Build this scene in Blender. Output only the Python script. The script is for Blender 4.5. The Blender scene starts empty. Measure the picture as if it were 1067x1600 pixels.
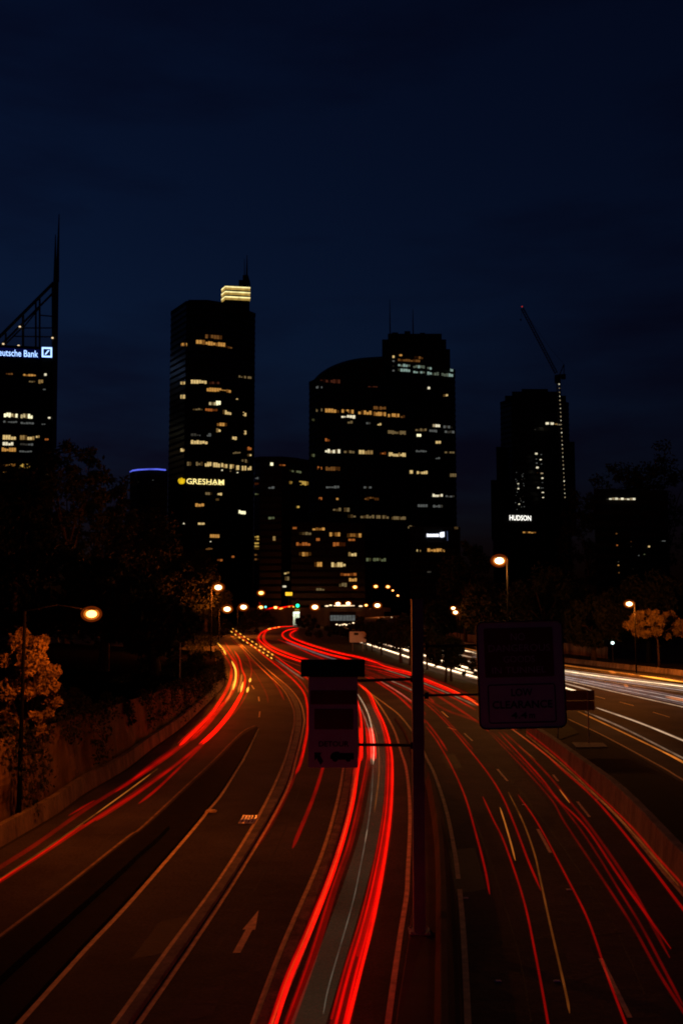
import bpy, math, random
from mathutils import Vector, Matrix
from mathutils.geometry import tessellate_polygon
R = math.radians
S = bpy.context.scene
C = S.collection
rnd = random.Random(7)

# ------------------------------------------------------------------ camera
FPX, CX, CY, HC = 1550.0, 533.5, 800.0, 10.0
PITCH = math.atan(145.0 / FPX)
cd = bpy.data.cameras.new('camera'); cam = bpy.data.objects.new('camera', cd); C.objects.link(cam)
cam.location = (0, 0, HC); cam.rotation_euler = (R(90) + PITCH, 0, 0)
cd.sensor_fit = 'HORIZONTAL'; cd.sensor_width = 36.0; cd.lens = FPX / 1067.0 * 36.0
cd.clip_start = 0.1; cd.clip_end = 9000
S.camera = cam

# ------------------------------------------------------------------ sky (dusk, sun below the horizon: no sun lamp)
w = bpy.data.worlds.new('World'); S.world = w; w.use_nodes = True
nt = w.node_tree; nt.nodes.clear()
def N(t, **k):
    n = nt.nodes.new(t)
    for a, b in k.items(): setattr(n, a, b)
    return n
out = N('ShaderNodeOutputWorld'); bg = N('ShaderNodeBackground')
sky = N('ShaderNodeTexSky', sky_type='NISHITA', sun_disc=False, sun_elevation=R(-2.9), sun_rotation=R(-48), altitude=50, air_density=1.0, dust_density=1.2, ozone_density=3.2)
tint = N('ShaderNodeMixRGB', blend_type='MULTIPLY'); tint.inputs[0].default_value = 1.0
tint.inputs[2].default_value = (0.62, 0.96, 1.10, 1)
tc = N('ShaderNodeTexCoord'); mp = N('ShaderNodeMapping'); mp.inputs['Scale'].default_value = (1.2, 1.2, 5.0)
nz = N('ShaderNodeTexNoise'); nz.inputs['Scale'].default_value = 2.2; nz.inputs['Detail'].default_value = 5; nz.inputs['Roughness'].default_value = 0.55
rmp = N('ShaderNodeValToRGB'); rmp.color_ramp.elements[0].position = 0.42; rmp.color_ramp.elements[1].position = 0.8
rmp.color_ramp.elements[0].color = (1, 1, 1, 1); rmp.color_ramp.elements[1].color = (0.62, 0.27, 0.34, 1)
cl = N('ShaderNodeMixRGB', blend_type='MULTIPLY'); cl.inputs[0].default_value = 1.0
L = nt.links.new
L(sky.outputs[0], tint.inputs[1]); L(tc.outputs['Generated'], mp.inputs[0]); L(mp.outputs[0], nz.inputs[0])
sep = N('ShaderNodeSeparateXYZ'); L(tc.outputs['Generated'], sep.inputs[0])
low = N('ShaderNodeMapRange'); low.inputs[1].default_value = .02; low.inputs[2].default_value = .30; low.inputs[3].default_value = .40; low.inputs[4].default_value = 0.0; L(sep.outputs['Z'], low.inputs[0])
sm = N('ShaderNodeMath', operation='ADD'); L(nz.outputs[0], sm.inputs[0]); L(low.outputs[0], sm.inputs[1]); L(sm.outputs[0], rmp.inputs[0]); L(tint.outputs[0], cl.inputs[1]); L(rmp.outputs[0], cl.inputs[2])
L(cl.outputs[0], bg.inputs[0]); bg.inputs[1].default_value = 0.145; L(bg.outputs[0], out.inputs[0])

vs = S.view_settings; vs.view_transform = 'Standard'; vs.look = 'None'; vs.exposure = 0.0; vs.gamma = 1.0; vs.use_curve_mapping = False
S.render.film_transparent = False
S.cycles.max_bounces = 5; S.cycles.diffuse_bounces = 2; S.cycles.glossy_bounces = 2; S.cycles.use_denoising = True
S.cycles.sample_clamp_indirect = 2.0; S.cycles.caustics_reflective = False; S.cycles.caustics_refractive = False
S.cycles.filter_width = 1.9; S.cycles.transparent_max_bounces = 40

# ------------------------------------------------------------------ geometry helpers
FW = Vector((0, math.cos(PITCH), math.sin(PITCH))); UP = Vector((0, -math.sin(PITCH), math.cos(PITCH)))
CAM = Vector((0, 0, HC))
def ray(px, py): return Vector((1, 0, 0)) * ((px - CX) / FPX) + UP * (-(py - CY) / FPX) + FW
def G(px, py, z=0.0):                       # surveyed point of the photograph on the level z
    d = ray(px, py); return CAM + d * ((z - HC) / d.z)
def P(px, py, Y):                           # surveyed point on the upright plane at distance Y
    d = ray(px, py); return CAM + d * (Y / d.y)
def catmull(pts, n=6):
    if len(pts) < 3:
        a, b = Vector(pts[0]), Vector(pts[-1]); return [a.lerp(b, i / n) for i in range(n + 1)]
    p = [Vector(q) for q in pts]; p = [p[0] * 2 - p[1]] + p + [p[-1] * 2 - p[-2]]; o = []
    for i in range(1, len(p) - 2):
        for k in range(n):
            t = k / n; a, b, c, d = p[i - 1], p[i], p[i + 1], p[i + 2]
            o.append(0.5 * ((2 * b) + (c - a) * t + (2 * a - 5 * b + 4 * c - d) * t * t + (3 * b - a - 3 * c + d) * t ** 3))
    o.append(p[-2]); return o
def resample(pts, n):
    L_ = [0]
    for a, b in zip(pts, pts[1:]): L_.append(L_[-1] + (b - a).length)
    o = []; j = 0
    for i in range(n):
        s = L_[-1] * i / (n - 1)
        while j < len(L_) - 2 and L_[j + 1] < s: j += 1
        seg = L_[j + 1] - L_[j] or 1e-9
        o.append(pts[j].lerp(pts[j + 1], min(1, (s - L_[j]) / seg)))
    return o
def GP(pts, z=0.0, n=6): return [G(q.x, q.y, z) for q in catmull([(a[0], a[1]) for a in pts], n)]

class MB:
    def __init__(s): s.v = []; s.f = []; s.m = []
    def add(s, v, f, m=0):
        o = len(s.v); s.v += [tuple(q) for q in v]; s.f += [tuple(i + o for i in q) for q in f]; s.m += [m] * len(f); return s
    def box(s, lo, hi, m=0):
        x0, y0, z0 = lo; x1, y1, z1 = hi
        return s.add([(x0, y0, z0), (x1, y0, z0), (x1, y1, z0), (x0, y1, z0), (x0, y0, z1), (x1, y0, z1), (x1, y1, z1), (x0, y1, z1)],
                     [(0, 3, 2, 1), (4, 5, 6, 7), (0, 1, 5, 4), (1, 2, 6, 5), (2, 3, 7, 6), (3, 0, 4, 7)], m)
    def hexa(s, a, b, c, d, t, m=0):        # a plate a-b-c-d given depth t (a vector)
        q = [a, b, c, d]; q2 = [Vector(p) + t for p in q]
        return s.add(q + q2, [(0, 1, 2, 3), (7, 6, 5, 4), (0, 4, 5, 1), (1, 5, 6, 2), (2, 6, 7, 3), (3, 7, 4, 0)], m)
    def tube(s, pts, rx, rz=None, n=6, m=0, up=None):
        pts = [Vector(p) for p in pts]; k = len(pts); v = []; f = []
        for i, p in enumerate(pts):
            t = (pts[min(i + 1, k - 1)] - pts[max(i - 1, 0)]).normalized()
            u = Vector((0, 0, 1)) if abs(t.z) < .95 else Vector((0, 1, 0))
            sd = t.cross(u).normalized(); uu = sd.cross(t).normalized()
            a = rx[i] if isinstance(rx, (list, tuple)) else rx
            b = a if rz is None else (rz[i] if isinstance(rz, (list, tuple)) else rz)
            for j in range(n):
                an = 2 * math.pi * (j + .5) / n; v.append(p + sd * (math.cos(an) * a) + uu * (math.sin(an) * b))
        for i in range(k - 1):
            for j in range(n):
                f.append((i * n + j, i * n + (j + 1) % n, (i + 1) * n + (j + 1) % n, (i + 1) * n + j))
        f.append(tuple(range(n))[::-1]); f.append(tuple((k - 1) * n + j for j in range(n)))
        return s.add(v, f, m)
    def prism(s, xy, z0, z1, m=0):
        n = len(xy); v = [(x, y, z0) for x, y in xy] + [(x, y, z1) for x, y in xy]
        f = [tuple(range(n))[::-1], tuple(range(n, 2 * n))] + [(i, (i + 1) % n, (i + 1) % n + n, i + n) for i in range(n)]
        return s.add(v, f, m)
    def lathe(s, c, prof, n=12, m=0):
        c = Vector(c); v = []; f = []
        for r, z in prof:
            for j in range(n):
                a = 2 * math.pi * j / n; v.append(c + Vector((r * math.cos(a), r * math.sin(a), z)))
        for i in range(len(prof) - 1):
            for j in range(n): f.append((i * n + j, i * n + (j + 1) % n, (i + 1) * n + (j + 1) % n, (i + 1) * n + j))
        f.append(tuple(range(n))[::-1]); f.append(tuple((len(prof) - 1) * n + j for j in range(n)))
        return s.add(v, f, m)
    def build(s, name, mats, parent=None, smooth=False):
        me = bpy.data.meshes.new(name); me.from_pydata(s.v, [], s.f)
        if not isinstance(mats, (list, tuple)): mats = [mats]
        for q in mats: me.materials.append(q)
        if len(mats) > 1: me.polygons.foreach_set('material_index', s.m)
        if smooth: me.polygons.foreach_set('use_smooth', [True] * len(s.f))
        me.update(); o = bpy.data.objects.new(name, me); C.objects.link(o)
        if parent is not None: child(o, parent)
        return o
def child(o, parent):
    o.parent = parent
    q = parent
    M_ = Matrix.Translation(q.location) if q.type == 'EMPTY' else Matrix()
    o.matrix_parent_inverse = M_.inverted()
def tag(o, label, cat, group=None):
    o['label'] = label; o['category'] = cat
    if group: o['group'] = group
    return o
def thing(name, label, cat, loc, group=None):
    o = bpy.data.objects.new(name, None); C.objects.link(o); o.location = loc; o.empty_display_size = .3
    return tag(o, label, cat, group)
def struct(o, kind='structure'): o['kind'] = kind; return o

# ------------------------------------------------------------------ materials
def mat(name, col, rough=.8, metal=0.0, var=.25, scale=3.0, bump=0.0, spec=.3, streak=None, col2=None, grain=0.0):
    m = bpy.data.materials.new(name); m.use_nodes = True; t = m.node_tree; b = t.nodes['Principled BSDF']
    b.inputs['Roughness'].default_value = rough; b.inputs['Metallic'].default_value = metal
    b.inputs['Specular IOR Level'].default_value = spec
    g = t.nodes.new('ShaderNodeTexCoord'); mpn = t.nodes.new('ShaderNodeMapping')
    if streak: mpn.inputs['Scale'].default_value = streak
    n = t.nodes.new('ShaderNodeTexNoise'); n.inputs['Scale'].default_value = scale; n.inputs['Detail'].default_value = 6; n.inputs['Roughness'].default_value = .62
    r = t.nodes.new('ShaderNodeValToRGB'); r.color_ramp.elements[0].position = .3; r.color_ramp.elements[1].position = .72
    c2 = col2 or col
    r.color_ramp.elements[0].color = tuple(max(0, c * (1 - var)) for c in col) + (1,)
    r.color_ramp.elements[1].color = tuple(c * (1 + var) for c in c2) + (1,)
    t.links.new(g.outputs['Object'], mpn.inputs[0]); t.links.new(mpn.outputs[0], n.inputs[0]); t.links.new(n.outputs[0], r.inputs[0]); t.links.new(r.outputs[0], b.inputs['Base Color'])
    if grain:
        ng = t.nodes.new('ShaderNodeTexNoise'); ng.inputs['Scale'].default_value = 9.0; ng.inputs['Detail'].default_value = 4; ng.inputs['Roughness'].default_value = .8
        mg = t.nodes.new('ShaderNodeMapRange'); mg.inputs[1].default_value = .32; mg.inputs[2].default_value = .68; mg.inputs[3].default_value = 1 - grain; mg.inputs[4].default_value = 1 + grain
        mx = t.nodes.new('ShaderNodeMixRGB'); mx.blend_type = 'MULTIPLY'; mx.inputs[0].default_value = 1
        t.links.new(mpn.outputs[0], ng.inputs[0]); t.links.new(ng.outputs[0], mg.inputs[0]); t.links.new(r.outputs[0], mx.inputs[1]); t.links.new(mg.outputs[0], mx.inputs[2]); t.links.new(mx.outputs[0], b.inputs['Base Color'])
    if bump:
        n2 = t.nodes.new('ShaderNodeTexNoise'); n2.inputs['Scale'].default_value = scale * 9; n2.inputs['Detail'].default_value = 4
        bp = t.nodes.new('ShaderNodeBump'); bp.inputs['Strength'].default_value = bump; bp.inputs['Distance'].default_value = .05
        t.links.new(mpn.outputs[0], n2.inputs[0]); t.links.new(n2.outputs[0], bp.inputs['Height']); t.links.new(bp.outputs[0], b.inputs['Normal'])
    return m
def emit(name, col, st, var=0.0, scale=.4, sample=False, clear=False):
    if clear: st *= .55                     # light shines from both faces of a clear strand
    m = bpy.data.materials.new(name); m.use_nodes = True; t = m.node_tree; t.nodes.clear()
    o = t.nodes.new('ShaderNodeOutputMaterial'); e = t.nodes.new('ShaderNodeEmission'); e.inputs[0].default_value = (*col, 1); e.inputs[1].default_value = st
    if var:
        g = t.nodes.new('ShaderNodeTexCoord'); n = t.nodes.new('ShaderNodeTexNoise'); n.inputs['Scale'].default_value = scale; n.inputs['Detail'].default_value = 3
        mr = t.nodes.new('ShaderNodeMapRange'); mr.inputs[1].default_value = .3; mr.inputs[2].default_value = .7
        mr.inputs[3].default_value = st * (1 - var); mr.inputs[4].default_value = st * (1 + var)
        t.links.new(g.outputs['Object'], n.inputs[0]); t.links.new(n.outputs[0], mr.inputs[0]); t.links.new(mr.outputs[0], e.inputs[1])
    if clear:
        tp = t.nodes.new('ShaderNodeBsdfTransparent'); ad = t.nodes.new('ShaderNodeAddShader')
        t.links.new(e.outputs[0], ad.inputs[0]); t.links.new(tp.outputs[0], ad.inputs[1]); t.links.new(ad.outputs[0], o.inputs[0])
    else: t.links.new(e.outputs[0], o.inputs[0])
    m.cycles.emission_sampling = 'AUTO' if sample else 'NONE'
    return m
M = dict(
    asphalt=mat('asphalt', (.05, .046, .042), .85, var=.55, scale=.16, bump=.6, spec=.15, grain=.55),
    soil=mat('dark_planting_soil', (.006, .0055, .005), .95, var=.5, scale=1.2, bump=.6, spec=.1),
    grass=mat('grass', (.045, .055, .018), .95, var=.5, scale=.8, bump=.8, spec=.1),
    ground=mat('rough_ground', (.03, .03, .018), .95, var=.4, scale=.2, spec=.1),
    concrete=mat('concrete', (.2, .18, .14), .85, var=.5, scale=1.0, grain=.3, streak=(1, 1, .35), bump=.3, spec=.25),
    oldconc=mat('stained_concrete', (.16, .13, .095), .9, var=.6, scale=1.1, grain=.4, bump=.6, spec=.2, streak=(1, 1, .25)),
    rock=mat('sandstone', (.15, .10, .05), .92, var=.55, scale=.9, bump=.9, spec=.15, streak=(1, 1, .3)),
    paint=mat('road_paint', (.85, .66, .30), .7, var=.35, scale=2.5, spec=.3),  # white line paint tinted amber to carry the lamplight colour
    paint_worn=mat('worn_road_paint', (.3, .22, .13), .8, var=.6, scale=1.5, spec=.2),
    patch=mat('dark_bitumen_patch', (.03, .028, .026), .75, var=.4, scale=.8, bump=.4, spec=.2), patch2=mat('pale_bitumen_patch', (.07, .062, .054), .88, var=.4, scale=.6, bump=.4, spec=.15),
    polished=mat('polished_steel', (.85, .78, .66), .38, metal=1.0, var=.1, scale=4),
    bark=mat('bark', (.05, .036, .025), .95, var=.4, scale=3, bump=.6, spec=.1),
    leaf=mat('leaf', (.13, .10, .03), .7, var=.5, scale=1.4, spec=.25, col2=(.2, .14, .04)),  # for lamplit trees: lamp glow put into a warmer, paler leaf colour
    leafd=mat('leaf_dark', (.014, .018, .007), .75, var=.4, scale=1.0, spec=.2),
    steel=mat('galvanised_steel', (.28, .28, .27), .55, metal=.6, var=.2, scale=4),
    dsteel=mat('dark_steel', (.045, .05, .06), .6, metal=.3, var=.2, scale=4),
    post=mat('painted_post', (.3, .3, .32), .6, metal=.1, var=.2, scale=2),
    black=mat('black_housing', (.006, .006, .007), .5, var=.2, scale=4),
    lampblack=mat('matt_black_paint', (.004, .004, .004), .95, var=.2, scale=4, spec=.02),
    soot=mat('sooty_concrete', (.075, .06, .045), .9, var=.4, scale=.3, spec=.15, streak=(1, 1, .3)),
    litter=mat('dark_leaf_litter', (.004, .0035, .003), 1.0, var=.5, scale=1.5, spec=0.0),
    glass=mat('dark_glass', (.006, .007, .009), .28, var=.3, scale=.05, spec=.4),
    facade=mat('dark_facade', (.007, .007, .007), .75, var=.35, scale=.08, spec=.2),
    facade2=mat('brown_facade', (.008, .006, .005), .8, var=.35, scale=.08, spec=.2),
    signw=mat('sign_white', (.82, .80, .70), .6, var=.08, scale=2, spec=.3),
    signr=mat('sign_red', (.23, .012, .012), .6, var=.12, scale=2, spec=.3),
    signtext=mat('sign_pale_lettering', (.8, .72, .7), .6, var=.05),
    signk=mat('sign_black', (.012, .012, .012), .6, var=.1),
    signbrown=mat('sign_brown', (.16, .07, .04), .7, var=.2),
    redrefl=mat('red_reflector', (.5, .02, .02), .3, var=.1),
)
RED = (1.0, .001, .0006)
E = dict(
    r4=emit('tail_red_hot', (1, .004, .001), .9, .25, .5, True, True), r3=emit('tail_red', RED, .40, .3, .5, True, True),
    r2=emit('tail_red_mid', RED, .17, .35, .4, True, True), r1=emit('tail_red_dim', RED, .075, .4, .4, True, True), r0=emit('tail_red_faint', RED, .035, .4, .4, False, True),
    o3=emit('amber_hot', (1, .42, .04), 1.6, .2, .5, True, True), o2=emit('amber', (1, .26, .03), .35, .3, .5, True, True), o1=emit('amber_dim', (1, .24, .03), .09, .5, .6, False, True),
    w3=emit('head_white', (1, .72, .42), 1.6, .35, .35, True, True), w2=emit('head_white_mid', (1, .66, .40), .40, .4, .4, True, True), w1=emit('head_white_dim', (1, .6, .36), .13, .45, .4, True, True),
    b2=emit('head_blueish', (.92, .74, .66), .34, .4, .4, True, True), b1=emit('head_blueish_dim', (.70, .55, .58), .14, .4, .4, False, True),
    g0=emit('headlit_road_glow', (1, .70, .36), .011, .4, .25, False, True),  # wide faint strand painting headlight glow over the lane
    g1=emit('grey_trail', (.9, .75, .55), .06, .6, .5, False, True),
    glow_globe=emit('halo_outer_glow', (1, .13, .006), .10, 0, .4, False, True),  # outer lamp halo, painted as a faint emissive shell
    glow_skirt=emit('halo_inner', (1, .26, .02), .5, 0, .4, False, True),  # inner lamp halo, also an emissive shell rather than glass
    sod=emit('sodium_lamp', (1, .42, .09), 7.0), sodw=emit('sodium_lamp_core', (1, .66, .32), 9.0),
)
def trio(name, col, s):
    s *= .6
    return [emit(name + '_bright', col, s, .3, .9), emit(name + '_half', tuple(c * f for c, f in zip(col, (1, .85, .7))), s * .38, .4, .9), emit(name + '_low', tuple(c * f for c, f in zip(col, (1, .75, .5))), s * .1, .4, .9)]
WIN = dict(
    amber=trio('win_amber', (1, .47, .10), .85), amberd=trio('win_amber_dim', (1, .40, .09), .22), orange=trio('win_orange', (1, .28, .05), .55),
    warm=trio('win_warm', (1, .70, .27), 1.1), warmd=trio('win_warm_dim', (1, .68, .28), .24), white=trio('win_white', (1, .9, .62), 1.5),
    whited=trio('win_white_dim', (.8, .85, .8), .17), teal=trio('win_teal', (.62, .9, .78), .55), green=trio('win_green', (.75, .85, .4), .2),
    gold=trio('win_gold', (1, .62, .12), .8), red=trio('win_red', (1, .25, .12), .09), bright=trio('win_hot', (1, .92, .55), 2.2))

# ------------------------------------------------------------------ ground and roads
def poly(name, pts, m, parent=None):
    f = [tuple(t) for t in tessellate_polygon([[Vector((p.x, p.y, 0)) for p in pts]])]
    b = MB(); up = []
    for t in f:
        a, c, d = (pts[i] for i in t)
        up.append(t if (c - a).cross(d - a).z > 0 else t[::-1])
    b.add(pts, up); return b.build(name, m, parent)
g = MB(); g.add([(-4000, -500, -.03), (4000, -500, -.03), (4000, 6000, -.03), (-4000, 6000, -.03)], [(0, 1, 2, 3)])
struct(g.build('ground', M['ground']))

KERB = [(-260, 1455), (-120, 1392), (0, 1329), (36, 1308), (60, 1294), (101, 1269), (139, 1240), (200, 1204), (243, 1170), (288, 1137), (325, 1102), (344, 1082), (353, 1070), (351, 1056), (344, 1040), (333, 1021), (326, 1002)]
REDGE = [(469, 982), (466, 991), (479, 1004), (504, 1010), (537, 1022), (572, 1030), (607, 1037), (646, 1050), (725, 1083), (809, 1142), (850, 1173), (902, 1216), (966, 1272), (1043, 1363), (1067, 1390), (1250, 1600), (1320, 1700)]
mainpts = [G(*p) for p in KERB] + [G(*p) for p in [(330, 992), (361, 992), (364, 977), (385, 983), (402, 983), (418, 975), (440, 971), (462, 973)]] + [G(*p) for p in REDGE] + [G(1320, 1900), G(-260, 1900)]
main_road = struct(poly('main_road', mainpts, M['asphalt']))

NEAR6 = [(575, 1012), (622, 1032), (665, 1046), (738, 1067), (820, 1094), (888, 1121), (967, 1165), (1067, 1225), (1400, 1430)]
FAR6 = [(640, 1000), (663, 1001), (700, 1008), (738, 1015), (810, 1029), (886, 1039), (1067, 1060), (1400, 1095)]
opp_road = struct(poly('opposite_road', [G(*p, .002) for p in NEAR6] + [G(*p, .002) for p in FAR6[::-1]], M['asphalt']))
a0, a1 = G(575, 1012, .002), G(640, 1000, .002)
b = MB(); q0, q1 = P(560, 966, 400), P(622, 962, 400)
n_ = 10; v = []
for i in range(n_ + 1):
    t = i / n_; zz = t * t * (3 - 2 * t)
    for a, c in ((a0, q0), (a1, q1)):
        p = a.lerp(c, t); v.append((p.x, p.y, a.z + (c.z - a.z) * zz))
b.add(v, [(2 * i, 2 * i + 1, 2 * i + 3, 2 * i + 2) for i in range(n_)])
struct(b.build('approach_road', M['asphalt']))
verge = struct(poly('grass_verge', [G(*p, .03) for p in [(483, 1003), (506, 1008), (539, 1020), (573, 1028), (608, 1035), (648, 1048), (728, 1080), (780, 1117), (850, 1165)]] + [G(*p, .03) for p in [(905, 1145), (860, 1114), (738, 1069), (665, 1048), (622, 1034), (573, 1014), (540, 1000)]], M['grass']))
# dark paved island between the right carriageway and the opposite road
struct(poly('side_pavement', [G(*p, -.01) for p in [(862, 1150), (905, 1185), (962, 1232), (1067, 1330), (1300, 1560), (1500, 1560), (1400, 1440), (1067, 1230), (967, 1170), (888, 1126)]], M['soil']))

def ribbon(name, pts, wid, z, m, parent, n=6):
    c = GP(pts, z, n); v = []
    for i, p in enumerate(c):
        t = (c[min(i + 1, len(c) - 1)] - c[max(i - 1, 0)]).normalized(); s = Vector((t.y, -t.x, 0)).normalized() * wid * .5
        v += [p - s, p + s]
    b = MB(); b.add(v, [(2 * i, 2 * i + 1, 2 * i + 3, 2 * i + 2)[::-1] for i in range(len(c) - 1)]); return b.build(name, m, parent)
def strip(name, lp, rp, h, m, z=0.0, n=40, crown=0.0, bev=.04):
    l = resample(GP(lp, z), n); r = resample(GP(rp, z), n); v = []; f = []
    for a, c in zip(l, r):
        d = (c - a); e = d.normalized() * min(bev, d.length * .25); u = Vector((0, 0, h)); k = Vector((0, 0, h - bev if h > bev else h * .5))
        v += [a - Vector((0, 0, .05)), a + k, a + e + u, (a + c) / 2 + u + Vector((0, 0, crown)), c - e + u, c + k, c - Vector((0, 0, .05))]
    for i in range(n - 1):
        for j in range(6): f.append((i * 7 + j, i * 7 + j + 1, (i + 1) * 7 + j + 1, (i + 1) * 7 + j))
    f.append(tuple(range(7))); f.append(tuple((n - 1) * 7 + j for j in range(7))[::-1])
    b = MB(); b.add(v, f); return b.build(name, m)

LINE_A = [(403, 1139), (399, 1148), (381, 1186), (372, 1200), (346, 1242), (327, 1265), (299, 1300), (200, 1414), (135, 1483), (30, 1600), (-60, 1700)]
WEDGE_L = [(401, 1137), (379, 1149), (334, 1194), (274, 1250), (221, 1299), (200, 1313), (90, 1400), (0, 1468), (-140, 1575)]
B1 = [(361, 994), (380, 1014), (398, 1034), (417, 1053), (442, 1077), (456, 1102), (460, 1120), (457, 1146), (440, 1202), (401, 1281), (340, 1379), (262, 1485), (179, 1600), (110, 1690)]
B2 = [(363, 994), (384, 1014), (421, 1049), (452, 1075), (469, 1098), (475, 1120), (474, 1136), (464, 1180), (438, 1256), (340, 1418), (216, 1600), (160, 1680)]
C1 = [(548, 1120), (544, 1160), (537, 1200), (525, 1261), (498, 1348), (441, 1480), (396, 1600), (366, 1690)]
C2 = [(553, 1120), (557, 1160), (554, 1200), (542, 1281), (512, 1379), (475, 1480), (426, 1600), (400, 1670)]
D1 = [(560, 1069), (580, 1086), (598, 1110), (616, 1142), (626, 1174), (635, 1204), (640, 1255), (640, 1302), (637, 1367), (635, 1400), (625, 1464), (616, 1527), (606, 1600), (598, 1670)]
D2 = [(618, 1122), (635, 1148), (645, 1190), (649, 1230), (650, 1274), (648, 1349), (643, 1400), (637, 1462), (627, 1520), (615, 1600), (608, 1670)]
F1 = [(565, 1074), (582, 1086), (604, 1102), (626, 1120), (650, 1152), (666, 1184), (680, 1214), (697, 1266), (710, 1330), (716, 1374)]
F2 = [(718, 1390), (719, 1400), (723, 1447), (727, 1512), (731, 1600), (733, 1670)]
LZ = .006
ribbon('edge_line', [(x - 3, y - 3) for x, y in WEDGE_L], .12, LZ, M['paint_worn'], main_road)
for pts, wid in ((LINE_A, .16), (B1, .15), (B2, .15), (C1, .15), (C2, .15), (D1, .16), (F1, .17), (F2, .17),
                 ([(469, 1000), (505, 1013), (540, 1024), (573, 1032), (608, 1040), (646, 1053), (722, 1086), (806, 1144), (848, 1176), (899, 1218), (962, 1274), (1038, 1365), (1067, 1398), (1240, 1600)], .16),
                 ([(404, 1001), (410, 1012), (440, 1030), (480, 1044), (520, 1056), (560, 1069)], .15)):
    ribbon('edge_line', pts, wid, LZ, M['paint'], main_road)
ribbon('edge_line', [(888, 1124), (949, 1153), (1036, 1200), (1067, 1219), (1200, 1298)], .16, LZ + .004, M['paint'], opp_road)
ribbon('edge_line', [(700, 1011), (738, 1017), (886, 1042), (1067, 1063)], .16, LZ + .004, M['paint'], opp_road)
for a, c in (((777, 1202), (793, 1221)), ((725, 1146), (738, 1158)), ((840, 1296), (860, 1333)), ((938, 1498), (984, 1591)), ((864, 1211), (872, 1221)), ((902, 1253), (921, 1277)), ((690, 1112), (700, 1121)),
             ((404, 1089), (405, 1096)), ((406, 1112), (405, 1121)), ((393, 1071), (397, 1077)), ((700, 1137), (712, 1141)), ((600, 1046), (612, 1050)), ((770, 1126), (781, 1134))):
    ribbon('lane_dash', [a, c], .13, LZ, M['paint'], main_road, 2)
for a, c in (((968, 1097), (990, 1103)), ((1020, 1113), (1046, 1121)), ((930, 1088), (945, 1092))):
    ribbon('lane_dash', [a, c], .13, LZ + .004, M['paint'], opp_road, 2)
arrow = [G(*p, LZ) for p in [(404, 1423), (399, 1453), (394, 1454), (375.4, 1489.5), (363.6, 1489.5), (384, 1453), (379, 1453)]]
poly('arrow_marking', arrow, M['paint'], main_road)
for px, py in ((889, 1391), (818, 1258), (1050, 1378), (778, 1604 - 70), (667, 1555), (728, 1404), (933, 1250), (870, 1534)):
    p = G(px, py, .002); b = MB(); b.add([p + Vector(q) for q in ((-.09, -.06, 0), (.09, -.06, 0), (.09, .06, 0), (-.09, .06, 0), (-.06, -.03, .025), (.06, -.03, .025), (.06, .03, .025), (-.06, .03, .025))],
        [(4, 5, 6, 7), (0, 1, 5, 4), (1, 2, 6, 5), (2, 3, 7, 6), (3, 0, 4, 7)]); b.build('road_stud', M['signw'], main_road)

for q, m in (([(700, 1330), (742, 1325), (760, 1390), (712, 1398)], 'patch'), ([(868, 1450), (905, 1440), (940, 1520), (898, 1535)], 'patch2'), ([(250, 1440), (300, 1432), (262, 1490), (205, 1500)], 'patch'), ([(430, 1290), (470, 1286), (458, 1318), (414, 1324)], 'patch2'), ([(300, 1545), (352, 1540), (330, 1590), (272, 1598)], 'patch2'),
             ([(60, 1385), (110, 1350), (126, 1356), (76, 1393)], 'patch'), ([(560, 1420), (600, 1415), (586, 1475), (545, 1482)], 'patch'), ([(800, 1180), (820, 1178), (845, 1205), (824, 1208)], 'patch2'), ([(690, 1180), (710, 1178), (722, 1200), (700, 1203)], 'patch'), ([(360, 1060), (372, 1060), (372, 1075), (358, 1076)], 'patch')):
    poly('road_patch', [G(x, y, .003) for x, y in q][::-1], M[m], main_road)
for q in ([(100, 1535), (180, 1440), (280, 1325), (350, 1235), (395, 1165)], [(330, 1500), (390, 1405), (440, 1310), (475, 1215)], [(830, 1600), (812, 1500), (780, 1390), (745, 1290), (708, 1205), (670, 1140)], [(1010, 1560), (955, 1440), (890, 1340), (815, 1240), (760, 1180)], [(640, 1600), (650, 1500)], [(20, 1420), (120, 1345), (230, 1262), (320, 1180), (375, 1110)], [(735, 1475), (830, 1468), (925, 1462), (1000, 1455)], [(205, 1560), (290, 1553), (345, 1548)]):
    ribbon('tar_seam', q, .05, .0045, M['patch'], main_road)
def inset(l, r, t):                      # kerb strip lies between its two edge lines
    return [((1 - t) * a + t * c, (1 - t) * b_ + t * d) for (a, b_), (c, d) in zip(l, r)]
def pair(l, r, n=24):
    a = resample(catmull([(x, y) for x, y in l]), n); c = resample(catmull([(x, y) for x, y in r]), n)
    return [(p.x, p.y) for p in a], [(p.x, p.y) for p in c]
def kerb(name, l, r, h, m, label, cat, t0=.22, t1=.78):
    a, c = pair(l, r); o = strip(name, inset(a, c, t0), inset(a, c, t1), h, m); tag(o, label, cat); return o
kerb('kerb_divider', B1[3:], B2[3:], .14, M['concrete'], 'low concrete kerb divider curving between twin edge lines left of the arrow lane', 'kerb')
kerb('kerb_divider', C1[1:], C2[1:], .16, M['oldconc'], 'low concrete kerb divider right of the painted arrow', 'kerb')
o = strip('traffic_island', [(617, 1124), (634, 1150), (645, 1190), (651, 1260), (652, 1300), (650, 1349), (646, 1400), (640, 1462), (631, 1520), (619, 1600), (611, 1670)],
      [(625, 1124), (644, 1152), (660, 1186), (673, 1214), (689, 1266), (701, 1330), (707, 1374), (711, 1400), (714, 1447), (718, 1512), (722, 1600), (724, 1670)], .18, M['soot'])
tag(o, 'raised concrete traffic island carrying the sign post', 'traffic island')
w_l, w_r = pair(WEDGE_L, LINE_A)
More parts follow.
